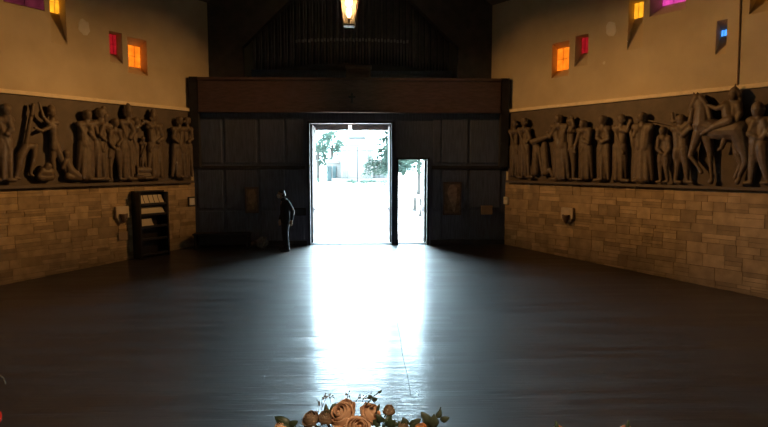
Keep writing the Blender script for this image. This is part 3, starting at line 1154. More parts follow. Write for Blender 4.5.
# ------------------------------------------------------------------ literature rack against the left wall
s0, _ = SZ(-1, 166.5, 225, .3)
s1, _ = SZ(-1, 139, 225, .3)
wr = s1 - s0
sm = (s0 + s1) / 2
base = WP(-1, sm, 0, .05)
ytop = SZ(-1, 152, 192, .25)[1]
yf_ = WP(-1, sm, 0, .40).y
root = bpy.data.objects.new('literature_rack', None)
COL.objects.link(root)
R = Matrix.Identity(4)
a = -Vector((-SN, -CN, 0))
n_ = Vector((CN, -SN, 0))
for i in range(3):
    R[i][0], R[i][1], R[i][2] = a[i], n_[i], (0, 0, 1)[i]
zf = fz(base.y) - .012
root.matrix_world = Matrix.Translation((base.x, base.y, zf)) @ R
tag(root, 'tall black wooden literature rack standing against the left stone wall', 'rack')
RW = mat('rack_wood', (.012, .008, .007), .45, var=.3)
hr = ytop - zf
h2 = wr / 2
bm = bmesh.new()
box(bm, (-h2, 0, .06), (h2, .03, hr), .005)
link('rack_back', bm, RW, root)
for sx in (-1, 1):
    bm = bmesh.new()
    box(bm, (sx * h2 - .025, 0, 0), (sx * h2 + .025, .34, hr), .006)
    link('side_panel', bm, RW, root)
shz = [hr - .33, hr - .60, hr - .92, hr - 1.25, .08]
for z in shz:
    bm = bmesh.new()
    box(bm, (-h2 + .02, .02, z - .015), (h2 - .02, .31, z + .015), .004)
    box(bm, (-h2 + .02, .295, z), (h2 - .02, .315, z + .05), .004)
    link('shelf', bm, RW, root)
bm = bmesh.new()
box(bm, (-h2 - .035, -.0, hr), (h2 + .035, .16, hr + .04), .008)
link('top_board', bm, RW, root)


def lay_paper(name, label, cat, x, z, w, h, group=None, bend=.015, y=.232):
    bm = bmesh.new()
    n = 5
    vs = []
    for j in range(n + 1):
        t = j / n
        yy = y - .12 * t - bend * math.sin(t * math.pi)
        vs.append((bm.verts.new((-w / 2, yy, h * t)), bm.verts.new((w / 2, yy, h * t)), bm.verts.new((-w / 2, yy - .006, h * t)), bm.verts.new((w / 2, yy - .006, h * t))))
    for a, b in zip(vs, vs[1:]):
        bm.faces.new((a[0], a[1], b[1], b[0]))
        bm.faces.new((a[2], b[2], b[3], a[3]))
        bm.faces.new((a[0], b[0], b[2], a[2]))
        bm.faces.new((a[1], a[3], b[3], b[1]))
    bm.faces.new((vs[0][0], vs[0][2], vs[0][3], vs[0][1]))
    bm.faces.new((vs[-1][0], vs[-1][1], vs[-1][3], vs[-1][2]))
    o = link(name, bm, PAPER)
    o.matrix_world = root.matrix_world @ Matrix.Translation((x, .05, z + .016))
    return tag(o, label, cat, group)


n = 5
place = ['leftmost by the left side panel', 'second from the left', 'in the middle of the row', 'second from the right', 'rightmost by the right side panel']
pw = (wr - .09) / n
for k in range(n):
    lay_paper('leaflet', 'leaflet in the top row of the rack, ' + place[k], 'leaflet', -h2 + .045 + pw * (k + .5), shz[0], pw * .86, .235, 'leaflets in the top row of the literature rack')
lay_paper('paper_sheet', 'wide pale sheet filling the second row of the literature rack', 'paper', 0, shz[1], wr - .1, .20)
lay_paper('booklet', 'pale booklet at the left of the third row of the literature rack', 'booklet', -h2 + .05 + wr * .24, shz[2], wr * .44, .20)

# ------------------------------------------------------------------ things along the entrance wall
# framed pictures
PIC = mat('aged_print', (.20, .12, .075), .6, var=.5, scale=7)


def picture(x0, x1, z0, z1, label, pale):
    o = empty('framed_picture', ((x0 + x1) / 2, -.045, (z0 + z1) / 2), 0, label, 'picture')
    w, h = (x1 - x0) / 2, (z1 - z0) / 2
    bm = bmesh.new()
    t = .045
    for lo, hi in (((-w, -h), (-w + t, h)), ((w - t, -h), (w, h)), ((-w, h - t), (w, h)), ((-w, -h), (w, -h + t))):
        box(bm, (lo[0], -.04, lo[1]), (hi[0], .015, hi[1]), .006)
    link('frame', bm, WOOD_RED, o)
    bm = bmesh.new()
    box(bm, (-w + t * .5, -.015, -h + t * .5), (w - t * .5, .01, h - t * .5), 0)
    cv = link('print', bm, PIC, o)
    # pale painted figure on the print
    bm = bmesh.new()
    if pale == 'torso':
        sh = [(-.5, .85), (.35, .95), (.75, .5), (.7, -.1), (.4, -.35), (.55, -.75), (.1, -.9), (-.15, -.4), (-.7, -.15), (-.8, .4)]
    else:
        sh = [(-.3, .9), (.25, .95), (.6, .7), (.65, .2), (.5, -.4), (.35, -.95), (.1, -.85), (-.1, -.3), (-.45, 0), (-.65, .45)]
    f0 = [bm.verts.new((q[0] * (w - t), -.017, q[1] * (h - t))) for q in sh]
    bm.faces.new(f0)
    link('painted_figure', bm, mat('pale_paint', (.34, .22, .14), .6, var=.4, scale=9), cv)
    return o


x0, z1 = XZ(245, 187, -.05); x1, z0 = XZ(259, 213, -.05)
picture(x0, x1, z0, z1, 'framed brown picture on the dark entrance wall left of the person', 'torso')
x0, z1 = XZ(443, 182, -.05); x1, z0 = XZ(461, 215, -.05)
picture(x0, x1, z0, z1, 'framed picture with a pale figure on the dark wall right of the side door', 'saint')
x0, z1 = XZ(481.5, 206.5, -.12); x1, z0 = XZ(492, 214.5, -.12)
root = empty('offering_box', ((x0 + x1) / 2, -.04, z0), 0, 'small tan collection box on the dark entrance wall near the right corner', 'box')
bm = bmesh.new()
w = (x1 - x0) / 2
box(bm, (-w, -.14, 0), (w, .012, z1 - z0), .008)
link('box_body', bm, mat('tan_wood', (.33, .24, .16), .6, var=.15), root)
bm = bmesh.new()
box(bm, (-w - .01, -.15, z1 - z0), (w + .01, .012, z1 - z0 + .02), .005)
box(bm, (-.06, -.10, z1 - z0 + .019), (.06, -.09, z1 - z0 + .022), 0)
link('lid', bm, mat('tan_wood_light', (.42, .31, .2), .6), root)
x0, z1 = XZ(292.5, 208, -.05); x1, z0 = XZ(306, 215.5, -.05)
root = empty('wall_plate', ((x0 + x1) / 2, -.026, (z0 + z1) / 2), 0, 'small metal rimmed plate on the dark wall between the person and the double door', 'plate')
bm = bmesh.new()
w, h = (x1 - x0) / 2, (z1 - z0) / 2
t = .028
for lo, hi in (((-w, -h), (-w + t, h)), ((w - t, -h), (w, h)), ((-w, h - t), (w, h)), ((-w, -h), (w, -h + t))):
    box(bm, (lo[0], -.03, lo[1]), (hi[0], .003, hi[1]), .004)
link('rim', bm, FRAME_METAL, root)
bm = bmesh.new()
box(bm, (-w + t * .6, -.012, -h + t * .6), (w - t * .6, .003, h - t * .6), 0)
link('plate', bm, DARK_METAL, root)

# bench along the left end of the entrance wall
root = empty('wooden_bench', (-3.55, -.42, fz(-.42)), 0, 'low black wooden bench against the entrance wall in the dark left corner', 'bench')
bm = bmesh.new()
box(bm, (-.92, -.24, .40), (.66, .22, .45), .008)
link('seat', bm, WOOD_BLACK, root)
for x in (-.86, .60):
    bm = bmesh.new()
    box(bm, (x - .03, -.22, -.01), (x + .03, .20, .40), .006)
    link('end_panel', bm, WOOD_BLACK, root)
bm = bmesh.new()
box(bm, (-.86, .02, .10), (.60, .05, .40), .004)
link('apron', bm, WOOD_BLACK, root)
# crumpled clear bag on the floor beside the bench
bx_, bz_ = XZ(262, 246, -.55)
bm = bmesh.new()
bmesh.ops.create_icosphere(bm, subdivisions=4, radius=1)
rnd = random.Random(5)
from mathutils import noise as mnoise
for v in bm.verts:
    p = v.co.copy()
    k = 1 + .35 * mnoise.noise(p * 2.3) + .22 * mnoise.noise(p * 6.1)
    v.co = Vector((p.x * .16 * k, p.y * .12 * k, max(-.0, (p.z * .5 + .5)) * .34 * (1 + .2 * mnoise.noise(p * 3.1))))
o = link('plastic_bag', bm, mat('crumpled_plastic', (.16, .17, .18), .16, spec=.9), None, False)
o.location = (bx_, -.50, fz(-.5) - .004)
tag(o, 'crumpled shiny plastic bag on the floor beside the person', 'bag')

# ------------------------------------------------------------------ the person standing beside the double door
PX, PY = -1.82, -.86
SKIN = mat('skin', (.42, .26, .19), .5)
SUIT = mat('dark_suit', (.012, .012, .015), .8, var=.2, scale=30)
root = empty('person', (PX, PY, fz(PY)), 0, 'person in a dark suit and white face mask standing by the double door, head bowed', 'person')
# local frame: facing -x (towards the left of the hall) and a little towards the camera


def PL(f, r, z):
    """f forward, r to the person's left, z up"""
    ca, sa = math.cos(math.radians(200)), math.sin(math.radians(200))
    return (f * ca - r * sa, f * sa + r * ca, z)


def pc(bm, pts, sq=None):
    chain(bm, [(*PL(*p[:3]), p[3]) for p in pts], sq)


bm = bmesh.new()
# legs, pelvis, torso, neck, head
for s in (-1, 1):
    pc(bm, [(.0, s * .09, .90, .088), (.015, s * .095, .50, .055), (-.02, s * .10, .09, .038)])
    pc(bm, [(-.03, s * .10, .045, .038), (.13, s * .115, .035, .03)])
pc(bm, [(0, -.06, .93, .10), (0, .06, .93, .10)])
pc(bm, [(-.01, 0, .95, .125), (-.01, 0, 1.15, .125), (.0, 0, 1.34, .13)])
pc(bm, [(.0, -.15, 1.39, .06), (.0, .15, 1.39, .06)])
pc(bm, [(.01, 0, 1.42, .065), (.09, 0, 1.51, .055)])
pc(bm, [(.115, 0, 1.625, .088), (.165, 0, 1.555, .058)])
pc(bm, [(.215, 0, 1.585, .016), (.228, 0, 1.563, .016)])
ARM = {1: ((-.02, 1.385), (-.15, 1.14), (-.12, .90)), -1: ((-.0, 1.385), (.0, 1.11), (.10, .885))}
for s in (-1, 1):
    pc(bm, [(.105, s * .085, 1.61, .02), (.11, s * .088, 1.585, .014)])
    (f0, z0), (f1, z1), (hx, hz) = ARM[s]
    pc(bm, [(f0, s * .19, z0, .052), (f1, s * .235, z1, .042), (hx, s * .235, hz, .029)])
    pc(bm, [(hx, s * .235, hz - .01, .026), (hx + .01, s * .232, hz - .085, .030)])
    for k, (off, ln) in enumerate(((.030, .075), (.011, .085), (-.009, .080), (-.028, .062))):
        q = hz - .095
        pc(bm, [(hx + .01 + off, s * .232, q, .0105), (hx + .014 + off, s * .226, q - ln * .55, .0095), (hx + .018 + off, s * .212, q - ln, .008)])
    pc(bm, [(hx + .03, s * .225, hz - .035, .013), (hx + .055, s * .215, hz - .075, .011), (hx + .058, s * .208, hz - .105, .009)])
remeshed('body', bm, SKIN, root, .0085, 2)
bm = bmesh.new()
for s in (-1, 1):
    pc(bm, [(.0, s * .09, .92, .105), (.02, s * .095, .50, .078), (-.015, s * .10, .10, .066)])
pc(bm, [(0, -.06, .95, .12), (0, .06, .95, .12)])
remeshed('trousers', bm, SUIT, root, .014, 3)
bm = bmesh.new()
pc(bm, [(-.01, -.07, .84, .135), (-.01, .07, .84, .135)])
pc(bm, [(-.01, -.06, .88, .14), (.0, -.06, 1.32, .135)])
pc(bm, [(-.01, .06, .88, .14), (.0, .06, 1.32, .135)])
pc(bm, [(-.0, -.16, 1.385, .08), (-.0, .16, 1.385, .08)])
pc(bm, [(.01, 0, 1.42, .085), (.06, 0, 1.47, .074)])
for s in (-1, 1):
    (f0, z0), (f1, z1), (hx, hz) = ARM[s]
    pc(bm, [(f0, s * .195, z0, .075), (f1, s * .24, z1, .064), (hx, s * .237, hz + .025, .048)])
remeshed('jacket', bm, SUIT, root, .014, 3)
bm = bmesh.new()
pc(bm, [(.10, 0, 1.65, .094), (.065, 0, 1.595, .085)])
remeshed('hair', bm, mat('hair', (.03, .025, .022), .6), root, .012, 2)
bm = bmesh.new()
pc(bm, [(.178, -.03, 1.565, .042), (.178, .03, 1.565, .042)])
pc(bm, [(.21, 0, 1.573, .028), (.18, 0, 1.525, .04)])
remeshed('face_mask', bm, mat('mask_cloth', (.7, .72, .74), .7), root, .010, 2)
for s in (-1, 1):
    bm = bmesh.new()
    pc(bm, [(-.045, s * .10, .045, .05), (.15, s * .115, .038, .042)])
    remeshed('shoe', bm, mat('black_leather', (.012, .011, .011), .3), root, .012, 2)

# ------------------------------------------------------------------ flowers in the foreground, on a table on the chancel step
TY0, TY1, TZ = -15.62, -14.92, 1.55
root = empty('flower_table', (.39, -15.27, .75), 0, 'long wooden table carrying the flower arrangements in front of the camera', 'table')
bm = bmesh.new()
box(bm, (-1.5, TY0 + 15.27, TZ - .79), (1.5, TY1 + 15.27, TZ - .75), .008)
link('table_top', bm, WOOD_RED, root)
for sx in (-1, 1):
    for sy in (-1, 1):
        bm = bmesh.new()
        box(bm, (sx * 1.42 - .03, sy * .28 - .03, 0), (sx * 1.42 + .03, sy * .28 + .03, TZ - .79), .006)
        link('leg', bm, WOOD_RED, root)

LEAF = mat('eucalyptus_leaf', (.045, .060, .036), .55, var=.3, scale=20)
LEAF2 = mat('dark_leaf', (.030, .048, .024), .45, var=.3, scale=20)
STEM = mat('stem', (.05, .055, .03), .6)
PEACH = mat('peach_petal', (.56, .33, .20), .55, var=.15, scale=25)
DUSTY = mat('dusty_petal', (.19, .125, .08), .6, var=.25, scale=25)
ORANGE_P = mat('orange_petal', (.62, .27, .11), .55, var=.15, scale=25)
RED_P = mat('red_petal', (.55, .02, .012), .5, var=.1, scale=25)


def rose(bm, c, R, axis, seed, open_=1.0):
    """petals wound round a bud; c = heart of the flower"""
    rnd = random.Random(seed)
    Q = Vector(axis).normalized().to_track_quat('Z', 'Y').to_matrix().to_4x4()
    M = Matrix.Translation(c) @ Q
    rings = [(3, .42, 1.02, .0), (3, .66, .92, .05), (4, .86, .74, .12), (5, 1.0, .50, .30)]
    for ri, (n, rad, top, flare) in enumerate(rings):
        off = rnd.uniform(0, 6)
        for k in range(n):
            a0 = off + 2 * math.pi * k / n + rnd.uniform(-.2, .2)
            span = 2 * math.pi / n * 1.6
            hk = top * rnd.uniform(.9, 1.08)
            rk = rad * rnd.uniform(.94, 1.06)
            g = 8
            grid = []
            for j in range(g):
                v = j / (g - 1)
                row = []
                for i in range(g):
                    u = i / (g - 1) - .5
                    a = a0 + u * span
                    bulge = .28 + .72 * math.sin(min(1, v * 1.25) * math.pi / 2) - .30 * max(0, v - .55) / .45
                    rr = R * rk * bulge * (1 + .07 * u * (1 if k % 2 else -1))
                    if v > .7: rr += R * flare * open_ * ((v - .7) / .3) ** 2
                    zz = R * (-.6 + (hk + .55) * v - .5 * (abs(u) * 2) ** 2.4 * v * .7)
                    if v > .8: zz -= R * .12 * flare * 3 * (v - .8) / .2
                    row.append((rr * math.cos(a), rr * math.sin(a), zz))
                grid.append(row)
            V = [[bm.verts.new(M @ Vector(p)) for p in row] for row in grid]
            U = [[bm.verts.new(M @ Vector((p[0] * .95, p[1] * .95, p[2] + R * .01))) for p in row] for row in grid]
            for j in range(g - 1):
                for i in range(g - 1):
                    bm.faces.new((V[j][i], V[j][i + 1], V[j + 1][i + 1], V[j + 1][i]))
                    bm.faces.new((U[j][i], U[j + 1][i], U[j + 1][i + 1], U[j][i + 1]))
            for i in range(g - 1):
                bm.faces.new((V[-1][i], V[-1][i + 1], U[-1][i + 1], U[-1][i]))
    rcone(bm, M @ Vector((0, 0, -.5 * R)), R * .22, M @ Vector((0, 0, .72 * R)), R * .12)


def leaf(bm, base, tip, w, up=(0, 0, 1), rnd_=0.0, fold=.2, shape=1.0):
    base, tip = Vector(base), Vector(tip)
    d = tip - base
    side = d.cross(Vector(up))
    if side.length < 1e-6: side = Vector((1, 0, 0))
    side.normalize()
    nrm = side.cross(d).normalized()
    n = 8
    prev = None
    for k in range(n + 1):
        t = k / n
        ww = w * math.sin(math.pi * min(1, t ** shape)) ** .7 if 0 < t < 1 else 0.0005
        c = base + d * t + nrm * (d.length * .10 * math.sin(t * math.pi))
        row = [bm.verts.new(c - side * ww + nrm * ww * fold), bm.verts.new(c), bm.verts.new(c + side * ww + nrm * ww * fold),
               bm.verts.new(c - side * ww + nrm * (ww * fold - .0008)), bm.verts.new(c + nrm * -.0012), bm.verts.new(c + side * ww + nrm * (ww * fold - .0008))]
        if prev:
            for i, j in ((0, 1), (1, 2), (2, 5), (5, 4), (4, 3), (3, 0)):
                bm.faces.new((prev[i], prev[j], row[j], row[i]))
        prev = row


def AT(px, py, dist):
    """a point `dist` metres in front of the camera plane, measured from the photograph"""
    return CAM + sight(px, py) * dist


# main arrangement
FD = 1.42
base = AT(364, 445, FD)
AROOT = empty('flower_arrangement', (base.x, base.y, TZ), 0, 'arrangement of peach roses and dark eucalyptus leaves at the front centre', 'flowers')
AI = Matrix.Translation(-Vector(AROOT.location))
bm = bmesh.new()
lathe(bm, [(.07, 0), (.10, .015), (.135, .06), (.14, .075), (.12, .076), (.09, .03)], 28)
link('bowl', bm, mat('vase_ceramic', (.30, .28, .26), .4), AROOT, True)


def A(px, py, dd=0.0): return AI @ AT(px, py, FD + dd)


pxm = FD / FPX
ROSES = [(343, 416, 13.5, (-.45, -.55, .7), PEACH, 0, 0.0), (369, 415, 12.5, (.75, -.25, .6), PEACH, 1, .05), (346, 409, 10.5, (-.1, -.1, 1), PEACH, 2, .06),
         (389, 411, 7.0, (.05, -.15, 1), DUSTY, 3, .02), (311, 420, 9.5, (-.4, -.3, .85), DUSTY, 4, .03), (326, 418, 9.0, (.1, -.4, .9), DUSTY, 5, .0),
         (357, 430, 13.0, (.3, -.6, .7), PEACH, 6, -.05), (281, 429, 8.0, (-.5, -.4, .7), PEACH, 7, .0), (421, 430, 7.5, (.3, -.4, .8), ORANGE_P, 8, -.02), (403, 427, 6.5, (.3, -.4, .8), DUSTY, 9, .0)]
for px, py, r, ax, m_, sdv, dd in ROSES:
    bm = bmesh.new()
    rose(bm, A(px, py, dd), r * pxm, ax, sdv, 1.0 if r > 9 else .4)
    f = link('rose', bm, m_, AROOT, True)
    bm = bmesh.new()
    c = A(px, py, dd)
    tube(bm, c - Vector(ax).normalized() * r * pxm * .5, (c.x * .25, c.y * .25, .05), .004, n=6)
    link('stem', bm, STEM, f)


def sprig(pts, leaves, m_=LEAF, name='leaf_sprig', rs=.0016):
    """pts px path; leaves = (px,py base, px,py tip, half width px)"""
    bm = bmesh.new()
    P = [A(*p) for p in pts]
    for a, b in zip(P, P[1:]): tube(bm, a, b, rs, n=6)
    s = link(name, bm, STEM, AROOT)
    for (bx, by, tx, ty, w) in leaves:
        bm = bmesh.new()
        leaf(bm, A(bx, by), A(tx, ty, random.uniform(-.012, .012)), w * pxm, (0.05, -1, .25), shape=.85)
        link('leaf', bm, m_, s, True)
    return s


sprig([(424, 440), (431, 424), (437, 416), (441, 407)], [(431, 424, 421, 412, 4.6), (433, 428, 434, 414, 5.0), (437, 418, 441, 409.5, 2.9), (440, 420, 449.5, 417.5, 3.2), (430, 430, 423, 416, 4)])
sprig([(400, 440), (408, 424), (415, 420)], [(406, 426, 403, 417.5, 4), (409, 425, 421, 419, 3.6), (404, 430, 398, 421, 3.5), (411, 430, 417, 422, 4)])
sprig([(366, 405), (370, 400), (374, 396), (380, 391.5)], [(371, 399, 368.5, 394.5, 2.2), (372, 400, 377.5, 398.5, 2.6), (378, 393, 382, 390.2, 1.5)])
sprig([(376, 412), (378, 406), (379.5, 404.5)], [(377, 411, 379.8, 404, 1.6)])
sprig([(296, 440), (287, 424), (278, 419)], [(292, 426, 274.5, 416.5, 5.0), (289, 425, 298, 421, 3.4), (292, 430, 276, 426, 4)], LEAF2)
sprig([(318, 430), (329, 412), (333, 404)], [(327, 416, 326, 404, 2.8), (330, 412, 336, 402.5, 2.4), (332, 420, 338, 408, 2.6)], LEAF2)
sprig([(382, 430), (384, 418), (386, 414)], [(383, 422, 376, 414, 3.2), (384, 422, 392, 416, 3.2), (386, 426, 396, 420, 3.6), (380, 426, 373, 420, 3.4), (388, 424, 399, 424, 3.4)], LEAF2)
# fine filler twigs with tiny florets
for path in ([(322, 412), (322, 400), (324, 396)], [(322, 408), (326, 398), (328, 396)], [(331, 404), (330, 398), (332, 396)], [(347, 400), (348, 395), (347.5, 393.5)], [(362, 402), (364, 398), (365.5, 397)], [(356, 402), (358, 399), (358, 397)], [(318, 414), (319, 406), (318.5, 402)]):
    bm = bmesh.new()
    P = [A(*p, .03) for p in path]
    for a, b in zip(P, P[1:]): tube(bm, a, b, .0007, n=5)
    rnd = random.Random(int(path[0][0] * 7 + path[1][1]))
    for k in range(6):
        q = P[-1] + Vector((rnd.uniform(-.007, .007), rnd.uniform(-.006, .006), rnd.uniform(-.007, .005)))
        tube(bm, P[1], q, .0005, n=4)
        M = Matrix.Translation(q)
        bmesh.ops.create_icosphere(bm, subdivisions=1, radius=rnd.uniform(.0012, .0026), matrix=M)
    link('filler_twig', bm, mat('dried_twig', (.16, .13, .11), .7), AROOT)

# second arrangement, only its two tips rise into view on the right
base = AT(592, 455, 1.40)
R2 = empty('flower_arrangement', (base.x, base.y, TZ), 0, 'low arrangement with two orange flowers and pointed leaf tips at the lower right edge', 'flowers')
I2 = Matrix.Translation(-Vector(R2.location))
bm = bmesh.new()
lathe(bm, [(.05, 0), (.08, .015), (.11, .05), (.10, .055), (.07, .02)], 24)
link('bowl', bm, mat('vase_ceramic', (.3, .28, .26), .4), R2, True)
for px, py, lx_, ly_ in ((558, 431, 555.5, 420.5), (626, 431, 628.5, 419.5)):
    c = I2 @ AT(px, py, 1.4)
    bm = bmesh.new()
    rose(bm, c, 6.5 * pxm, (.1, -.6, .8), px, .5)
    f = link('orange_flower', bm, ORANGE_P, R2, True)
    bm = bmesh.new()
    tube(bm, c, (c.x * .3, c.y * .3, .04), .003, n=6)
    link('stem', bm, STEM, f)
    bm = bmesh.new()
    leaf(bm, I2 @ AT(px - 1, py + 2, 1.39), I2 @ AT(lx_, ly_, 1.39), 2.2 * pxm, (.1, -1, .2))
    link('leaf', bm, LEAF2, f, True)
# red flower at the left edge
base = AT(-14, 440, 1.40)
R3 = empty('flower_arrangement', (base.x, base.y, TZ), 0, 'red flower with a thin arching twig at the lower left edge', 'flowers')
I3 = Matrix.Translation(-Vector(R3.location))
bm = bmesh.new()
lathe(bm, [(.04, 0), (.06, .015), (.085, .05), (.075, .055), (.05, .02)], 24)
link('bowl', bm, mat('vase_ceramic', (.3, .28, .26), .4), R3, True)
c = I3 @ AT(-10, 420, 1.4)
bm = bmesh.new()
rose(bm, c, 10.5 * pxm, (.2, -.5, .8), 44, 1.0)
f = link('rose', bm, RED_P, R3, True)
bm = bmesh.new()
tube(bm, c, (c.x * .3, c.y * .3, .04), .003, n=6)
link('stem', bm, STEM, f)
bm = bmesh.new()
P = [I3 @ AT(x, y, 1.4) for x, y in ((-16, 430), (-12, 395), (-6, 377), (0, 375), (3.5, 378), (5.5, 384))]
for a, b in zip(P, P[1:]): tube(bm, a, b, .0014, n=6)
link('twig', bm, mat('pale_twig', (.09, .085, .07), .6), R3)

# seam in the boards running down the nave
bm = bmesh.new()
pts = []
for px, py in ((397, 322), (399, 332), (401, 343), (402, 352), (404, 362), (407, 374), (409, 384), (410, 390), (411, 396)):
    r = sight(px, py)
    t = (RAKE * CAM.y - CAM.z) / (r.z - RAKE * r.y)
    p = CAM + r * t
    pts.append(p)
for a, b in zip(pts, pts[1:]):
    w = Vector((.004, 0, 0)); u = Vector((0, 0, .0015))
    bm.faces.new([bm.verts.new(v) for v in (a - w + u, a + w + u, b + w + u, b - w + u)])
link('trim_12', bm, mat('seam', (.006, .006, .006), .9), kind='structure')

# ------------------------------------------------------------------ outside the doors
PAVE = mat('pale_paving', (.62, .60, .57), .85, var=.06, scale=.6)
bm = bmesh.new()
bm.faces.new([bm.verts.new(v) for v in ((-90, .3, -.02), (90, .3, -.02), (90, 190, -.02), (-90, 190, -.02))])
link('floor_forecourt', bm, PAVE, kind='structure')
# porch roof over the doors
root = empty('porch_roof', (0, WT, 3.70), 0, 'brown boarded porch roof just outside the double doors', 'porch roof')
SOF = mat('soffit_boards', (.16, .088, .066), .8, spec=0.0, var=.2, stretch=(8, 1, 1))
bm = bmesh.new()
for sx in (-1, 1):
    vs = [(0, -.0, 0), (sx * 3.6, -.0, .10), (sx * 3.6, 2.7, .10), (0, 2.7, 0)]
    vt = [(v[0], v[1], v[2] + .12) for v in vs]
    B = [bm.verts.new(v) for v in vs]; T_ = [bm.verts.new(v) for v in vt]
    bm.faces.new(B); bm.faces.new(T_[::-1])
    for k in range(4): bm.faces.new((B[k], B[(k + 1) % 4], T_[(k + 1) % 4], T_[k]))
link('soffit', bm, SOF, root)
for sx in (-1, 1):
    bm = bmesh.new()
    box(bm, (sx * 3.4 - .09, 2.4, -3.72), (sx * 3.4 + .09, 2.58, .10), .01)
    link('post', bm, SOF, root)
px_, pz_ = XZ(350, 126, 1.9)
root = empty('porch_lamp', (px_, 1.9, 3.70), 0, 'white tubular lamp under the porch roof above the double doors', 'lamp')
bm = bmesh.new()
lathe(bm, [(.045, -.30), (.05, -.29), (.05, -.06), (.045, -.05)], 18)
link('lamp_shade', bm, emit('porch_lamp_glow', (1, .98, .94), 2.0), root, True)
bm = bmesh.new()
lathe(bm, [(.02, -.06), (.055, -.05), (.055, .0), (.05, .012)], 18)
link('ceiling_mount', bm, DARK_METAL, root, True)

# stone mausoleum across the forecourt
MY = 60.0
root = empty('mausoleum', (XZ(357, 188, MY)[0], MY, -.02), 0, 'pale stone mausoleum with a stepped tower across the bright forecourt', 'mausoleum')
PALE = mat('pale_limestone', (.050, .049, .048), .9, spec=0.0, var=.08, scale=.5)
PALE2 = mat('darker_limestone', (.046, .046, .046), .9, spec=0.0, var=.12, scale=.8)  # slightly darker limestone for the cornices and blind windows
TEAL = mat('gate_niche_shade', (.014, .020, .021), .8, spec=0.0, var=.3, scale=1.2)  # teal shade inside the gate niche is put into this colour
k = MY + 16.5
mp = k / FPX


def mb(x0, x1, y0, y1, d0, d1, bm):
    """x and heights in pixels about the axis x=357 and the base y=188"""
    box(bm, ((x0 - 357) * mp, d0, (188 - y1) * mp), ((x1 - 357) * mp, d1, (188 - y0) * mp), .02)


bm = bmesh.new()
mb(332, 392, 184, 189, -.6, 8, bm)
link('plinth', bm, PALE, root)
bm = bmesh.new()
mb(341, 373, 152, 188, -.2, 6, bm); mb(346, 368, 146, 153, .2, 5.6, bm); mb(349, 365, 138, 147, .6, 5.2, bm); mb(353, 361, 133, 139, 1.0, 4.8, bm)
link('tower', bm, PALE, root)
bm = bmesh.new()
mb(340, 374, 154, 156, -.4, 6.2, bm); mb(345.5, 368.5, 145, 146.5, 0, 5.8, bm); mb(348, 366, 141.5, 143.5, .4, 5.4, bm)
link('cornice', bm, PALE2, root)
for x0, x1 in ((326, 341), (373, 392)):
    bm = bmesh.new()
    mb(x0, x1, 168, 188, 1.5, 6, bm)
    mb(x0 - 1, x1 + 1, 165, 168.5, 1.2, 6.2, bm)
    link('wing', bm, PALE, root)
for x0, x1 in ((326.5, 331), (332.5, 336)):
    bm = bmesh.new()
    mb(x0, x1, 172, 186.5, 1.3, 1.6, bm)
    link('shaded_gate_niche', bm, TEAL, root)
for x0 in (375, 380, 385):
    bm = bmesh.new()
    mb(x0, x0 + 3, 170, 187, 1.3, 1.6, bm)
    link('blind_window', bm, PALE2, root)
for x in (342.5, 347, 367, 371.5):
    bm = bmesh.new()
    tube(bm, ((x - 357) * mp, -.45, .2), ((x - 357) * mp, -.45, (188 - 156) * mp), .09, .08, 14)
    link('column', bm, PALE, root, True)

# flagpole
fx, _ = XZ(357.5, 188, 52)
root = empty('flagpole', (fx, 52, -.02), 0, 'thin grey pole standing before the pale mausoleum', 'pole')
bm = bmesh.new()
tube(bm, (0, 0, 0), (0, 0, 4.6), .07, .05, 10)
link('shaft', bm, mat('grey_paint', (.012, .012, .013), .8, spec=0.0), root)
bm = bmesh.new()
lathe(bm, [(.18, 0), (.18, .2), (.09, .3)], 14)
link('base', bm, PALE2, root)

# low shrubs and trees
FOL = mat('foliage', (.021, .032, .026), .8, spec=0.0, var=.5, scale=1.5)
FOL2 = mat('conifer_needles', (.014, .022, .018), .8, spec=0.0, var=.5, scale=2.0)
BARK = mat('bark', (.022, .020, .019), .9, spec=0.0, var=.3)


def leaf_cloud(bm, blobs, count, size, rnd):
    tot = sum(b[3] ** 2 for b in blobs)
    for (x, y, z, r) in blobs:
        for _ in range(int(count * r * r / tot)):
            u, t = rnd.uniform(-1, 1), rnd.uniform(0, 2 * math.pi)
            q = math.sqrt(1 - u * u)
            rr = r * rnd.uniform(.55, 1.05)
            c = Vector((x + rr * q * math.cos(t), y + rr * q * math.sin(t), z + rr * u * .8))
            a = Vector((rnd.gauss(0, 1), rnd.gauss(0, 1), rnd.gauss(0, 1))).normalized()
            b_ = a.orthogonal().normalized()
            s = size * rnd.uniform(.6, 1.4)
            bm.faces.new([bm.verts.new(v) for v in (c - a * s, c + b_ * s * .45, c + a * s, c - b_ * s * .45)])


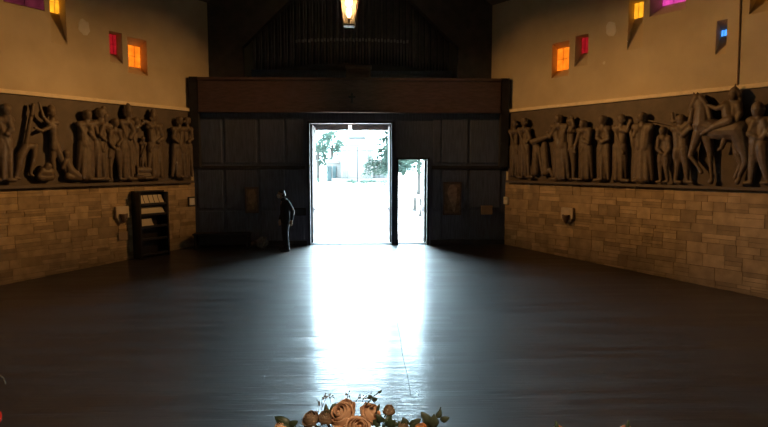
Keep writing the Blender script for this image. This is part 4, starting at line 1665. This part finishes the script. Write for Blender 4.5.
def broadleaf(px, yb, dist, h_px, w_px, label, seed, cnt=4500, crown0=.25, trunk=True):
    rnd = random.Random(seed)
    x, _ = XZ(px, 160, dist)
    m1 = (dist + 16.5) / FPX
    h, w = h_px * m1, w_px * m1
    root = empty('broadleaf_tree', (x, dist, -.02), 0, label, 'tree')
    bm = bmesh.new()
    tube(bm, (0, 0, 0), (0, 0, h * .55), .035 * h, .02 * h, 10)
    for k in range(5):
        a = rnd.uniform(0, 6.28)
        tube(bm, (0, 0, h * (.3 + .05 * k)), (math.cos(a) * w * .3, math.sin(a) * w * .3, h * (.55 + .07 * k)), .014 * h, .006 * h, 7)
    link('trunk', bm, BARK, root)
    bm = bmesh.new()
    blobs = []
    for k in range(12):
        z = h * rnd.uniform(crown0 + .12, .9)
        wz = w / 2 * math.sin(math.pi * min(1, max(.12, (z / h - crown0) / (1.02 - crown0)))) ** .6
        a = rnd.uniform(0, 6.28)
        blobs.append((math.cos(a) * wz * .7, math.sin(a) * wz * .7, z, w * rnd.uniform(.16, .26)))
    leaf_cloud(bm, blobs, cnt, w * .030, rnd)
    link('foliage', bm, FOL, root)
    return root


def conifer(px, dist, h, w, label, seed, z0=.9, n=26, dens=46):
    rnd = random.Random(seed)
    x, _ = XZ(px, 160, dist)
    root = empty('conifer_tree', (x, dist, -.02), 0, label, 'tree')
    bm = bmesh.new()
    tube(bm, (0, 0, 0), (0, 0, h * .97), .02 * h + .04, .02, 10)
    link('trunk', bm, BARK, root)
    bm = bmesh.new()
    bb = bmesh.new()
    for k in range(n):
        t = k / (n - 1)
        z = z0 + (h - z0) * t
        L = w * (1 - t) ** .8 + .12
        m = 6
        for j in range(m):
            a = 6.283 * j / m + k * 2.1 + rnd.uniform(-.2, .2)
            l = L * rnd.uniform(.75, 1.1)
            p0 = Vector((0, 0, z))
            p1 = Vector((math.cos(a) * l, math.sin(a) * l, z - .22 * l + rnd.uniform(-.05, .1)))
            tube(bb, p0, p1, .02, .006, 5)
            for q in range(int(dens * l / w) + 4):
                u = rnd.uniform(.15, 1.02)
                c = p0.lerp(p1, u) + Vector((rnd.gauss(0, .05 * l), rnd.gauss(0, .05 * l), rnd.gauss(-.03, .04 * l)))
                d = (Vector((math.cos(a), math.sin(a), -.25)) + Vector((rnd.gauss(0, .6), rnd.gauss(0, .6), rnd.gauss(0, .3)))).normalized()
                s = rnd.uniform(.10, .22)
                b_ = d.orthogonal().normalized()
                bm.faces.new([bm.verts.new(v) for v in (c - d * s * .3, c + b_ * s * .22, c + d * s, c - b_ * s * .22)])
    link('bough', bb, BARK, root)
    link('needles', bm, FOL2, root)
    return root


broadleaf(318, 186, 68, 64, 34, 'tall leafy tree at the left of the double doorway, nearest its jamb', 3, crown0=.12, cnt=5000)
broadleaf(332, 186, 78, 62, 26, 'leafy tree behind the teal gate niches of the mausoleum', 4, crown0=.2)
broadleaf(343, 186, 88, 46, 16, 'small far tree just left of the mausoleum tower', 6, crown0=.25, cnt=2500)
conifer(394, 22, 6.1, 1.9, 'dark conifer tree at the right of the double doorway', 5, z0=2.2, n=30, dens=90)
conifer(419, 29, 7.9, 2.8, 'conifer tree with a bare trunk seen through the side door', 8, z0=2.9, n=26, dens=110)
broadleaf(404, 192, 46, 26, 15, 'low leafy tree at the far left of the side doorway', 9, crown0=.3, cnt=1500)
conifer(440, 15, 6.4, 1.8, 'conifer tree at the right edge of the side doorway', 12, z0=2.7, n=20, dens=80)
for i, (px, dist, w, h, lab) in enumerate(((352, 55, .8, .5, 'low round shrub at the foot of the mausoleum tower, left of the pole'), (364, 55, .6, .45, 'low round shrub right of the thin pole'), (317, 57, 1.6, .6, 'low wide shrub by the left jamb of the double doorway'), (385, 42, .8, .9, 'dark upright shrub near the right jamb of the double doorway'), (371, 56, .9, .5, 'low round shrub under the right corner of the mausoleum tower'))):
    rnd = random.Random(60 + i)
    x, _ = XZ(px, 160, dist)
    root = empty('shrub', (x, dist, -.02), 0, lab, 'shrub')
    bm = bmesh.new()
    leaf_cloud(bm, [(0, 0, h * .55, h * .6), (-w * .5, 0, h * .45, h * .5), (w * .5, .1, h * .45, h * .5)], 260, .10, rnd)
    link('foliage', bm, FOL, root)
    bm = bmesh.new()
    for k in range(4):
        tube(bm, (0, 0, 0), (rnd.uniform(-w, w) * .5, 0, h * .5), .03, .01, 6)
    link('stem', bm, BARK, root)
# gravestones through the side door
GR = mat('grey_granite', (.022, .021, .0205), .9, spec=0.0, var=.35, scale=6)
for i, (px, pyb, y0, wpx, lab) in enumerate(((423.5, 216.5, 198, 9, 'wide grey gravestone seen low through the side doorway at the right'), (414.8, 211, 197, 4, 'narrow grey gravestone left of the wide one in the side doorway'))):
    r = sight(px, pyb)
    t = (-.02 - CAM.z) / r.z
    p = CAM + r * t
    m1 = (p.y + 16.5) / FPX
    root = empty('gravestone', (p.x, p.y, -.02), 0, lab, 'gravestone')
    w, h = wpx * m1 / 2, (pyb - y0) * m1
    bm = bmesh.new()
    box(bm, (-w, -.1, .08), (w, .1, h), .03)
    for q in range(5):
        box(bm, (-w * .75, -.108, h * (.3 + .12 * q)), (w * .75, -.098, h * (.34 + .12 * q)), 0)
    link('headstone', bm, GR, root)
    bm = bmesh.new()
    box(bm, (-w * 1.15, -.2, 0), (w * 1.15, .2, .1), .015)
    link('base', bm, GR, root)
